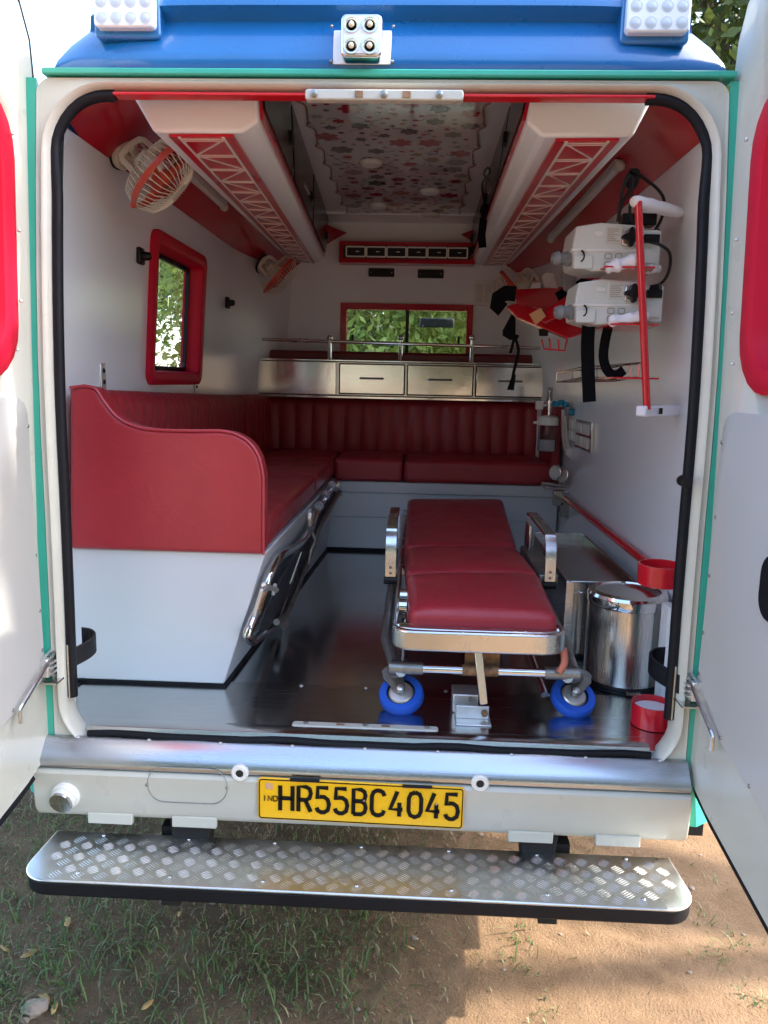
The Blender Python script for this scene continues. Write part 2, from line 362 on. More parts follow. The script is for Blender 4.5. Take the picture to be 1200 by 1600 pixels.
# floor
FY0, FY1 = .055, 2.08
B().box((-.81, FY0, FZ-.03), (.81, 2.7, FZ)).build('floor_panel', 'steel_floor', AMB)
fs = B().box((-.80, .02, FZ-.02), (.80, .345, FZ+.004)).build('floor_edge_plate', 'steel_x', AMB, bevel=.002)
for x in (-.62, -.45, -.2, -.02, .2, .48, .6): B().sphere((x, .33, FZ+.005), .006, (1, 1, .4), 10).build('screw', 'zinc', fs)
a = U(458, 1130, Z=FZ+.01); b_ = U(685, 1146, Z=FZ+.01)
yc = (a.y+b_.y)/2; xc = (a.x+b_.x)/2; xh = (b_.x-a.x)/2
p = B().prism([(x, y, FZ+.005) for x, y in rrect(xc, yc, xh, .013, .009)], (0, 0, .012)).build('striker_plate', 'cream', AMB, bevel=.003)
for dx in (-.145, 0, .15): B().lathe([(.006, 0), (.006, .003), (.003, .005)], (xc+dx, yc, FZ+.017), (0, 0, 1), 12).build('bolt', 'dull_metal', p)
for dx in (-.06, .05): B().cbox((xc+dx, yc, FZ+.0175), (.02, .008, .002)).build('slot', 'rusty', p)
# sill
prof = [(.05, .733), (.02, .735), (.012, .728), (.002, .716), (-.012, .712), (-.022, .706), (-.045, .684), (-.047, .665), (-.03, .66), (.05, .66)]
def along(prof, x0, x1, n=14, bow=0.):
    return [[V((x0+(x1-x0)*i/n, y, z)) for y, z in prof] for i in range(n+1)]
B().loft(along([(-.004, .729), (-.016, .724), (-.048, .684), (-.049, .670), (-.03, .664), (.05, .664), (.05, .70)], -.765, .742)).build('sill_plate', 'steel_sill', AMB, bevel=.002)
B().tube([V((-.66+1.32*i/24, .0+.002*math.sin(i*1.7), 0.733+.003*math.sin(i*.9))) for i in range(25)], .008, 8).build('sill_gasket', 'rubber', AMB)
B().loft(along([(.022, .750), (.010, .747), (.006, .738), (.06, .732), (.06, .744)], -.66, .66)).build('floor_lip', 'steel_x', AMB)
for i in range(9): B().sphere((-.68+i*.17, -.010, .7275), .005, (1, 1, .5), 8).build('sill_screw', 'zinc', AMB)
# rear apron / bumper
apr = [(-.047, .664), (-.052, .655), (-.05, .60), (-.045, .56), (-.03, .54), (.0, .535), (.05, .535), (.05, .664)]
AP = B().loft(along(apr, -.775, .745)).build('rear_apron', 'cream', AMB, bevel=.004, ang=30)
for px in (470, 820, 1000):
    pass
def apx(px, py, Y=-.05): return U(px, py, Y=Y)
for px0, px1, py in ((135, 205, 1260), (267, 337, 1265), (795, 866, 1291), (932, 1003, 1303)):
    a = apx(px0, py); b_ = apx(px1, py); z = .533 + .0
    B().box((a.x, -.0475, .529), (b_.x, -.034, .557)).build('apron_tab', 'cream', AP, bevel=.003)
for px, py in ((375, 1207), (750, 1223)):
    q = apx(px, py); q.y = -.05
    o = B().lathe([(.020, -.004), (.020, .004), (.017, .007), (.010, .007), (.0075, .002)], q, (0, -1, 0), 28).build('grommet', 'white_plastic', AP)
    B().lathe([(.0085, 0), (.0085, .006)], q, (0, -1, 0), 20).build('grommet_hole', 'dark_void', AP)
q0 = apx(293, 1227); oval = rrect(q0.x, q0.z, .093, .044, .04, 8)
B().tube([(x, -.0515+.004*max(0, (.6-z)/.06), z) for x, z in oval], .0010, 6, closed=True).build('panel_seam', 'dull_metal', AP)
for px, py in ((230, 1226), (355, 1230)):
    q = apx(px, py); q.y = -.051; B().sphere(q, .004, n=8).build('screw', 'dull_metal', AP)
q = apx(103, 1243); q.y = -.045
o = B().lathe([(.034, -.01), (.034, .008), (.031, .012), (.027, .013), (.027, .026), (.025, .029), (0.001, .029)], q, V((-.1, -1, -.25)), 32).build('parking_sensor', 'white_plastic', AMB, ang=30)
B().lathe([(.0275, .025), (.0265, .031), (.001, .031)], q, V((-.1, -1, -.25)), 32).build('sensor_cap', 'alu', o, ang=30)
# number plate, glyphs as flat strokes
pl = [U(403, 1215, Y=-.058), U(725, 1232, Y=-.058), U(723, 1296, Y=-.058), U(403, 1279, Y=-.058)]
po = pl[3]; pu = (pl[2]-pl[3]); pw = pu.length; pu.normalize(); pv = (pl[0]-pl[3]); phh = pv.length; pv.normalize(); pn = V((0, -1, 0))
PL = B().prism([po+pu*a+pv*b_ for a, b_ in rrect(pw/2, phh/2, pw/2, phh/2, .008)], (0, .006, 0)).build('number_plate', 'plate_yellow', AMB, bevel=.001)
B().flat([po+pu*a+pv*b_+pn*.0008 for a, b_ in rrect(pw/2, phh/2, pw/2-.0035, phh/2-.0035, .006)], .0022, .0012, pn, closed=True).build('plate_border', 'black_ink', PL)
GL = {'H': [[(0, 0), (0, 1)], [(1, 0), (1, 1)], [(0, .5), (1, .5)]],
      'R': [[(0, 0), (0, 1), (.62, 1), (.9, .92), (1, .74), (.9, .55), (.62, .47), (0, .47)], [(.55, .47), (1, 0)]],
      '5': [[(.92, 1), (.08, 1), (.05, .56), (.3, .63), (.6, .63), (.88, .53), (1, .33), (.9, .1), (.6, 0), (.35, 0), (.1, .06), (0, .18)]],
      'B': [[(0, 0), (0, 1), (.62, 1), (.88, .92), (.96, .76), (.88, .6), (.62, .53), (0, .53)], [(.62, .53), (.92, .44), (1, .27), (.92, .1), (.62, 0), (0, 0)]],
      'C': [[(1, .8), (.88, .94), (.62, 1), (.38, 1), (.12, .93), (0, .76), (0, .24), (.12, .07), (.38, 0), (.62, 0), (.88, .06), (1, .2)]],
      '4': [[(.55, 1), (0, .28), (1, .28)], [(.74, .55), (.74, 0)]],
      '0': [[(.5, 1), (.15, .93), (0, .75), (0, .25), (.15, .07), (.5, 0), (.85, .07), (1, .25), (1, .75), (.85, .93), (.5, 1)]],
      'I': [[(.5, 0), (.5, 1)]], 'N': [[(0, 0), (0, 1), (1, 0), (1, 1)]], 'D': [[(0, 0), (0, 1), (.5, 1), (.88, .85), (1, .6), (1, .4), (.88, .15), (.5, 0), (0, 0)]]}
def glyphs(txt, x0, z0, cw, ch, adv, sw, parent, m):
    for i, t in enumerate(txt):
        b2 = B()
        for st in GL[t]:
            pts = [po+pu*(x0+adv*i+a*cw)+pv*(z0+e*ch)+pn*.0015 for a, e in st]
            b2.flat(pts, sw, .002, pn)
            for q in (pts[0], pts[-1]): pass
        b2.build('character', m, parent)
glyphs('HR55BC4045', .052, .025, .0285, .061, .0422, .0094, PL, 'black_ink')
glyphs('IND', .0115, .047, .009, .0125, .0125, .0018, PL, 'black_ink')
B().cbox(po+pu*.026+pv*.083+pn*.0006, (.017, .001, .015)).build('hologram_sticker', 'tan_paper', PL)
for px, py in ((476, 1219), (652, 1229)):
    q = U(px, py, Y=-.062); B().cbox(q, (.068, .008, .006)).build('plate_light', 'rubber', PL, bevel=.002)
for t in (.245, .41):
    B().sphere(po+pu*t*1.0+pv*.06+pn*.002, .003, n=8).build('plate_screw', 'dull_metal', PL)
# step
SZ = .49
s0 = U(40, 1370, Z=SZ); s1 = U(1085, 1420, Z=SZ); s2 = U(1055, 1345, Z=SZ); s3 = U(80, 1295, Z=SZ)
yb, yf = -.018, -.196; xl, xr = -.738, .716
outl = [(xl-.015+.0, yb), (xr+.012, yb)]
def corner(cx, cy, r, a0, a1, n=8): return [(cx+r*math.cos(R(a0+(a1-a0)*i/n)), cy+r*math.sin(R(a0+(a1-a0)*i/n))) for i in range(n+1)]
outl = [(xl-.0, yb)] + corner(xl+.055, yf+.055, .062, 180, 270) + corner(xr-.055, yf+.055, .062, 270, 360) + [(xr, yb)]
tilt = lambda x: 0.0
STEP = B().prism([(x, y, SZ-.007) for x, y in outl], (0, 0, .007)).build('rear_step', 'tread_alu', AMB, bevel=.003)
B().prism([((x)*.997, y+.003, SZ-.040) for x, y in outl], (0, 0, .0325)).build('step_edge', 'rubber', STEP, bevel=.004)
tb = B(); nx = 34
for i in range(-1, 32):
    for j in range(0, 9):
        cx = xl + .02 + i*.051 + (.0255 if j % 2 else 0); cy = yf + .014 + j*.0215
        if cx < xl+.03 or cx > xr-.03 or cy < yf+.014 or cy > yb-.014: continue
        if (cx < xl+.06 or cx > xr-.06) and cy < yf+.045: continue
        ang = R(36 if (j % 2) else -36)
        ux, uy = math.cos(ang), math.sin(ang)
        for k in range(5):
            o_ = (k-2)*.0056; ox, oy = cx-uy*o_, cy+ux*o_; hl = .0165*(1-.10*abs(k-2)); hw = .0012
            P_ = lambda t, s_, h: V((ox+ux*t-uy*s_, oy+uy*t+ux*s_, SZ+h))
            v = [tb.bm.verts.new(q) for q in (P_(-hl, 0, -.0003), P_(0, -hw, -.0003), P_(hl, 0, -.0003), P_(0, hw, -.0003), P_(-hl*.6, 0, .0003), P_(hl*.6, 0, .0003))]
            for f in ((0, 1, 4), (4, 1, 5), (1, 2, 5), (2, 3, 5), (5, 3, 4), (3, 0, 4)): tb.bm.faces.new([v[z] for z in f])
o = tb.build('tread_ribs', 'tread_alu', STEP); o['kind'] = 'stuff'
for i in range(7):
    for y in (yf+.022, yb-.014): B().sphere((xl+.12+i*.205, y, SZ+.001), .005, (1, 1, .5), 8).build('rivet', 'alu', STEP)
for px, pyt, wdt in ((308, 1285, .05), (835, 1312, .045)):
    q = U(px, pyt, Y=.03)
    B().loft([[(q.x-wdt, -.03, .545), (q.x+wdt, -.03, .545), (q.x+wdt, .04, .545), (q.x-wdt, .04, .545)], [(q.x-wdt*.7, -.03, .43), (q.x+wdt*.7, -.03, .43), (q.x+wdt*.7, .04, .43), (q.x-wdt*.7, .04, .43)]]).build('step_bracket', 'underbody', STEP, bevel=.004)
    B().box((q.x-.02, -.18, .425), (q.x+.02, .3, .449)).build('step_arm', 'underbody', STEP)
# interior side walls with tumblehome, rounded into the bulkhead
def WX(Y, z):
    x = .83 if z <= 1.4 else .83-.05*((z-1.4)/.77)**1.2
    if Y > 1.9: x -= .17*((Y-1.9)/.8)**2.2
    return x
WY0, WY1, WZ1 = .29, 2.70, 2.17
def wallpatch(b2, s, y0, y1, z0, z1, off, ny=6, nz=5):
    lo = []
    for j in range(nz+1):
        z = z0+(z1-z0)*j/nz
        lo.append([V((s*(WX(y0+(y1-y0)*i/ny, z)+off), y0+(y1-y0)*i/ny, z)) for i in range(ny+1)])
    b2.loft(lo, closed=False)
win = (.965, 1.50, 1.59, 2.01)             # Y0,Y1,Z0,Z1 of the left window
for s in (-1, 1):
    nm = 'side_wall'
    for off, m, z0 in ((0, 'white_laminate', FZ-.02), (.035, 'cream', .50)):
        b2 = B()
        if s < 0:
            wallpatch(b2, s, WY0, win[0], z0, WZ1, off); wallpatch(b2, s, win[1], WY1, z0, WZ1, off, 12)
            wallpatch(b2, s, win[0], win[1], z0, win[2], off, 4); wallpatch(b2, s, win[0], win[1], win[3], WZ1, off, 4)
        else: wallpatch(b2, s, WY0, WY1, z0, WZ1, off, 18)
        b2.build(nm if off == 0 else 'outer_skin', m, AMB, weld=.0005)
    # red band above
    b2 = B(); lo = []
    for i in range(19):
        Y = .24+(2.70-.24)*i/18; x = WX(Y, WZ1)-max(0, .36-Y)*.25
        lo.append([V((s*(x-.0005), Y, WZ1-.0)), V((s*(x-.07), Y, WZ1+.06)), V((s*(x-.20), Y, WZ1+.145)), V((s*(x-.30), Y, WZ1+.20))])
    b2.loft(lo, closed=False).build('red_band', 'red_laminate', AMB, ang=60)
# bulkhead with window opening
BY = 2.70
wl, wr = U(541, 484, Y=BY), U(728, 552, Y=BY); wz0, wz1 = U(640, 553, Y=BY).z, U(640, 484, Y=BY).z
b2 = B()
for (x0, x1, z0, z1) in ((-.82, wl.x, .7, 2.46), (wr.x, .82, .7, 2.46), (wl.x, wr.x, .7, wz0), (wl.x, wr.x, wz1, 2.46)): b2.box((x0, BY, z0), (x1, BY+.03, z1))
b2.build('bulkhead', 'white_laminate', AMB)
fw = .03
b2 = B(); 
for (x0, x1, z0, z1) in ((wl.x-fw, wl.x+.004, wz0-fw, wz1+fw), (wr.x-.004, wr.x+fw, wz0-fw, wz1+fw), (wl.x+.004, wr.x-.004, wz0-fw, wz0+.004), (wl.x+.004, wr.x-.004, wz1-.004, wz1+fw)): b2.box((x0, BY-.025, z0), (x1, BY+.04, z1))
BW = b2.build('bulkhead_window', 'red_laminate', AMB, bevel=.002)
xm = (wl.x+wr.x)/2+.005
B().box((xm-.009, BY-.005, wz0), (xm+.009, BY+.03, wz1)).build('mullion', 'black_plastic', BW)
for x0, x1, y in ((wl.x, xm, BY+.012), (xm, wr.x, BY+.02)):
    B().box((x0+.005, y, wz0+.004), (x1-.005, y+.004, wz1-.004)).build('pane', 'glass', BW)
for x in (wl.x+.03, wr.x-.05): B().box((x, BY+.0, wz0+.06), (x+.014, BY+.012, wz0+.1)).build('catch', 'black_plastic', BW)
# left window frame (red moulded surround) and pane
def wl_pt(Y, z, d): return V((-(WX(Y, z)-d), Y, z))
def wring(grow, d, r):
    return [wl_pt(y, z, d) for y, z in rrect((win[0]+win[1])/2, (win[2]+win[3])/2, (win[1]-win[0])/2+grow, (win[3]-win[2])/2+grow, r)]
WF = B().loft([wring(.046, -.002, .042), wring(.046, .016, .042), wring(.041, .020, .038), wring(.008, .020, .028), wring(.0, .014, .024), wring(-.008, -.06, .02)], caps=False).build('side_window', 'red_trim', AMB, ang=50)
B().loft([wring(-.004, -.036, .02), wring(-.022, -.033, .018), wring(-.022, -.047, .018), wring(-.004, -.05, .02)], ring=True, caps=False).build('window_gasket', 'rubber', WF)
B().loft([wring(-.02, -.04, .035), wring(-.02, -.044, .035)]).build('pane', 'glass', WF)
ym = win[0]+.36
# ceiling
B().box((-.53, .10, 2.44), (.53, 2.70, 2.46)).build('ceiling_panel', 'white_laminate', AMB)
# floral print panel with scalloped edge
def edge(Y, s): 
    t = (Y-.85)/.235; f = t-math.floor(t)
    return s*(.272+.03*math.exp(-((f-.12)/.14)**2)+.022*f)+.0
ys = [.80+i*.0125 for i in range(141)]
poly = [V((edge(y, 1), y, 2.437)) for y in ys] + [V((edge(y, -1), y, 2.437)) for y in reversed(ys)]
FL = B().prism(poly, (0, 0, -.004)).build('floral_ceiling_panel', 'print_base', AMB)
ed = B()
for s in (-1, 1): ed.tube([V((edge(y, s), y, 2.431)) for y in ys], .0035, 5)
ed.build('panel_edging', 'piping' if 0 else 'print_brown', FL)
fb = {k: B() for k in ('print_red', 'print_grey', 'print_brown', 'print_green')}
placed = []
for tries in range(5000):
    x = random.uniform(-.26, .26); y = random.uniform(.82, 2.52); r = random.choice((.046, .044, .034, .034, .022, .011))
    if any((x-a)**2+(y-b_)**2 < (r+c_+.014)**2 for a, b_, c_ in placed): continue
    placed.append((x, y, r)); 
    k = random.choices(list(fb), (3, 4, 1.6, 1.4))[0]; ph0 = random.random()*6.28; b2 = fb[k]
    cen = b2.bm.verts.new((x, y, 2.4322)); rim = []
    for i in range(48):
        a = 2*math.pi*i/48; rr = r*(.55+.45*abs(math.sin(3*a+ph0))**.5); rim.append(b2.bm.verts.new((x+rr*math.cos(a), y+rr*math.sin(a), 2.4322)))
    for i in range(48): b2.bm.faces.new((cen, rim[(i+1) % 48], rim[i]))
for k, b2 in fb.items(): o = b2.build('flower_print', k, FL); o['kind'] = 'stuff'
sp = B()
for i in range(120):
    x = random.uniform(-.26, .26); y = random.uniform(.82, 2.52); a = random.random()*6.28; q = []
    for t in range(6): q.append((x, y, 2.4325)); x += .011*math.cos(a); y += .011*math.sin(a); a += random.uniform(.2, .6)
    sp.flat(q, .0022, .0006, (0, 0, 1))
o = sp.build('sprig_print', 'print_grey', FL); o['kind'] = 'stuff'
for x, y in ((-.11, 1.55), (.13, 2.0), (-.12, 2.3), (.14, 2.5)):
    B().lathe([(.045, 0), (.045, .006), (.036, .016), (.001, .018)], (x, y, 2.4315), (0, 0, -1), 24).build('dome_light', 'white_plastic', AMB)
# vent unit on the bulkhead
v0 = U(530, 377, Y=2.6); v1 = U(742, 413, Y=2.6)
VY = 2.60
VT = B().box((v0.x, VY, v1.z), (v1.x, BY, v0.z+.002)).build('air_vent_unit', 'red_laminate', AMB, bevel=.003)
B().box((v0.x+.022, VY-.006, v1.z+.022), (v1.x-.022, VY+.01, v0.z-.02)).build('vent_panel', 'dark_void', VT)
vw = (v1.x-v0.x-.075)/6; vzc = (v0.z+v1.z)/2+.001
for i in range(6):
    x0 = v0.x+.036+i*vw; 
    lv = B().flat([(a, VY-.010, e) for a, e in rrect(x0+vw/2, vzc, vw/2-.004, .025, .003, 2)], .007, .006, (0, 1, 0), closed=True).build('vent_frame', 'vent_gold', VT)
    for dz in (-.010, .004): B().bar((x0+.012, VY-.009, vzc+dz), (x0+vw-.012, VY-.009, vzc+dz), .004, .004).build('louver', 'black_plastic', lv)
    B().box((x0+vw*.5, VY-.013, vzc-.001), (x0+vw*.5+.018, VY-.008, vzc+.003)).build('tab', 'vent_gold', lv)
B().box((-.62, 2.5, 2.425), (.62, 2.70, 2.439)).build('ceiling_drop', 'white_laminate', AMB)
for px0, px1, py0, py1 in ((576, 616, 419, 433), (653, 693, 421, 435)):
    a = U(px0, py0, Y=BY-.004); b_ = U(px1, py1, Y=BY-.004); 
    g_ = B().prism([(x, BY-.012, z) for x, z in rrect((a.x+b_.x)/2, (a.z+b_.z)/2, (b_.x-a.x)/2, (a.z-b_.z)/2, .004, 3)], (0, .011, 0)).build('return_grille', 'black_plastic', AMB)
    for k in (.1, .9): B().sphere((a.x+(b_.x-a.x)*k, BY-.013, (a.z+b_.z)/2), .003, n=8).build('screw', 'zinc', g_)
# switch grid on the bulkhead
a = U(740, 440, Y=BY-.004); b_ = U(785, 478, Y=BY-.004)
SG = B().box((a.x, BY-.014, b_.z), (b_.x, BY-.001, a.z)).build('switch_panel', 'white_plastic', AMB, bevel=.002)
for i in range(3):
    for j in range(2):
        cx = a.x+(b_.x-a.x)*(.2+.3*i); cz = b_.z+(a.z-b_.z)*(.3+.4*j); B().cbox((cx, BY-.016, cz), (.034, .006, .046)).build('switch', 'device_plastic', SG, bevel=.003)
# hooks and belt anchors on the left wall
for px, py in ((212, 400), (351, 473)):
    q = U(px, py, X=-.805)
    q.x = -WX(q.y, q.z)
    h_ = B().cbox(q+V((.008, 0, 0)), (.016, .045, .052)).build('wall_mount', 'black_plastic', AMB, bevel=.006)
    B().lathe([(.015, 0), (.013, .020), (.009, .025)], q+V((.016, 0, 0)), (1, 0, 0), 16).build('mount_knob', 'black_plastic', h_)
for px, py in ((160, 588), (306, 598), (391, 606)):
    q = U(px, py, X=-.82); q.x = -WX(q.y, q.z)
    h_ = B().cbox(q+V((.003, 0, 0)), (.006, .035, .075)).build('belt_anchor', 'zinc', AMB, bevel=.002)
    for dz in (-.016, .016): B().sphere(q+V((.007, 0, dz)), .007, (.6, 1, 1), 10).build('bolt', 'black_plastic', h_)
# roof
rows = [(2.193, -.004, .700), (2.205, -.010, .699), (2.225, -.004, .692), (2.26, .012, .668), (2.295, .030, .634), (2.302, .020, .628), (2.312, -.002, .618), (2.34, .0, .588), (2.42, .05, .52), (2.50, .13, .44), (2.56, .24, .36), (2.59, .42, .30)]
lo = []
for z, y, hw in rows:
    lo.append([V((hw*t+.013, y+.05*abs(t)**8, z)) for t in [math.sin(math.pi/2*(-1+2*i/32)) for i in range(33)]])
B().loft(lo, closed=False).build('roof_cap', 'blue_paint', AMB, ang=50)
arch = [(-.850, 2.12), (-.838, 2.16), (-.80, 2.20), (-.73, 2.27), (-.66, 2.35), (-.58, 2.43), (-.48, 2.50), (-.28, 2.575), (0, 2.60)]
arch += [(-x, z) for x, z in reversed(arch[:-1])]
B().loft([[V((x*k, y, z)) for x, z in arch] for y, k in ((.24, .95), (.5, 1), (1.5, 1), (2.7, .99), (3.2, .96))], closed=False).build('roof_skin', 'blue_paint', AMB, ang=40)
gt = B().box((-.688, -.013, 2.178), (.714, .05, 2.191)).build('header_stripe', 'green_paint', AMB, bevel=.003)
for s in (-1, 1):
    b2 = B(); lo = []
    for i in range(12):
        z = .56+(2.175-.56)*i/11; x = .736*tum(z)*(1 if z > .7 else 1.02)
        lo.append([V((s*x, .0, z)), V((s*(x+.02), -.002, z)), V((s*(x+.065), .03, z)), V((s*(x+.12), .12, z)), V((s*(x+.05), .14, z))])
    b2.loft(lo).build('corner_pillar', 'green_paint', AMB, ang=40)
# roof lamps
def rooflamp(px0, px1, pyb, Y):
    a = U(px0, pyb, Y=Y); b_ = U(px1, pyb, Y=Y); cx = (a.x+b_.x)/2; hw = (b_.x-a.x)/2; z0 = a.z; hh = .047
    L_ = B().prism([(x, Y+.012, z) for x, z in rrect(cx, z0+hh-.006, hw+.006, hh+.006, .012)], (0, .06, .0)).build('flash_lamp', 'blue_paint', AMB, bevel=.004)
    B().prism([(x, Y-.008, z) for x, z in rrect(cx, z0+hh, hw-.001, hh-.002, .01)], (0, .026, 0)).build('lamp_lens', 'led_lens', L_, bevel=.004)
    for i in range(4):
        for j in range(3):
            q = V((cx-hw*.72+i*hw*.48, Y-.008, z0+.018+j*.03)); B().lathe([(.0118, 0), (.0118, .0004), (.0085, .0003), (.0080, .0006), (.001, .0007)], q, (0, -1, 0), 14).build('led_cell', 'led_ring', L_)
rooflamp(148, 243, 46, -.01); rooflamp(976, 1076, 54, -.01)
a = U(519, 66, Y=-.02); b_ = U(611, 66, Y=-.02); cx = (a.x+b_.x)/2; z0, z1 = U(565, 98, Y=-.02).z, U(565, 31, Y=-.02).z
WLAMP = B().prism([(a.x, -.012, z0), (b_.x, -.012, z0), (b_.x, .006, z1-.008), (a.x, .006, z1-.008)], (0, .012, .003)).build('work_lamp', 'white_plastic', AMB, bevel=.002)
hwl = (U(597, 66, Y=-.02).x-U(534, 66, Y=-.02).x)/2; zc = (z0+z1)/2; 
B().prism([(x, -.045, z) for x, z in rrect(cx+.001, zc+.001, hwl, (z1-z0)/2, .011)], (0, .045, 0)).build('lamp_housing', 'alu', WLAMP, bevel=.004)
B().prism([(x, -.048, z) for x, z in rrect(cx+.001, zc+.001, hwl-.006, (z1-z0)/2-.006, .008)], (0, .01, 0)).build('lamp_face', 'led_lens', WLAMP)
for i in (-1, 1):
    for j in (-1, 1):
        q = V((cx+i*.018, -.048, zc+j*.019)); B().lathe([(.0155, 0), (.0155, .003), (.0125, .003), (.008, -.001), (.001, -.001)], q, (0, -1, 0), 18).build('led_reflector', 'chrome', WLAMP)
        B().sphere(q+V((0, -.002, 0)), .006, n=8).build('led_chip', 'led_chip', WLAMP)
for i in (-1, 1):
    for j in (-1, 1): B().sphere((cx+i*.062, -.013 + (.009 if j > 0 else 0), zc+j*.034), .0035, n=8).build('lamp_screw', 'dull_metal', WLAMP)
# rest of the vehicle: chassis, wheels, cab
B().box((-.82, .06, .50), (.82, 4.3, .699)).build('underbody', 'underbody', AMB)
for s in (-1, 1):
    B().box((s*.45-.04, -.0, .40), (s*.45+.04, 4.2, .50)).build('chassis_rail', 'underbody', AMB)
    for y in (1.75, 4.1):
        wh = B().lathe([(.18, -.09), (.32, -.09), (.345, -.06), (.345, .06), (.32, .09), (.18, .09)], (s*.74, y, .345), (1, 0, 0), 32).build('wheel', 'tyre', AMB)
        B().lathe([(.19, -.05), (.19, .06), (.08, .03), (.001, .03)], (s*.74, y, .345), (s, 0, 0), 24).build('rim', 'alu', wh)
    B().box((s*.86-.005, 2.70, .5), (s*.86+.005, 4.35, 1.35)).build('cab_door', 'cream', AMB)
    B().bar((s*.85, 2.75, 1.35), (s*.80, 2.85, 2.2), .08, .05).build('b_pillar', 'cream', AMB)
    B().bar((s*.85, 4.45, 1.3), (s*.72, 3.75, 2.2), .06, .05).build('a_pillar', 'cream', AMB)
B().box((-.80, 2.72, 2.17), (.80, 3.8, 2.24)).build('cab_roof', 'cream', AMB)
B().box((-.85, 4.3, .5), (.85, 4.7, 1.22)).build('bonnet', 'cream', AMB, bevel=.05)
B().box((-.80, 4.0, 1.0), (.80, 4.4, 1.29)).build('dashboard', 'black_plastic', AMB, bevel=.04)
B().face([(-.82, 4.46, 1.28), (.82, 4.46, 1.28), (.74, 3.78, 2.18), (-.74, 3.78, 2.18)]).build('windscreen', 'glass', AMB)
for x in (.42,):
    B().loft([[(x-.22, 3.0, 1.1), (x+.22, 3.0, 1.1), (x+.22, 3.14, 1.1), (x-.22, 3.14, 1.1)], [(x-.19, 2.86, 1.72), (x+.19, 2.86, 1.72), (x+.19, 2.96, 1.72), (x-.19, 2.96, 1.72)]]).build('cab_seat_back', 'vinyl_dark', AMB, bevel=.03)
B().bar((.1, 4.3, 1.72+.3), (.36, 4.3-.0, 2.02), .02, .07).build('cab_mirror', 'black_plastic', AMB, bevel=.01)
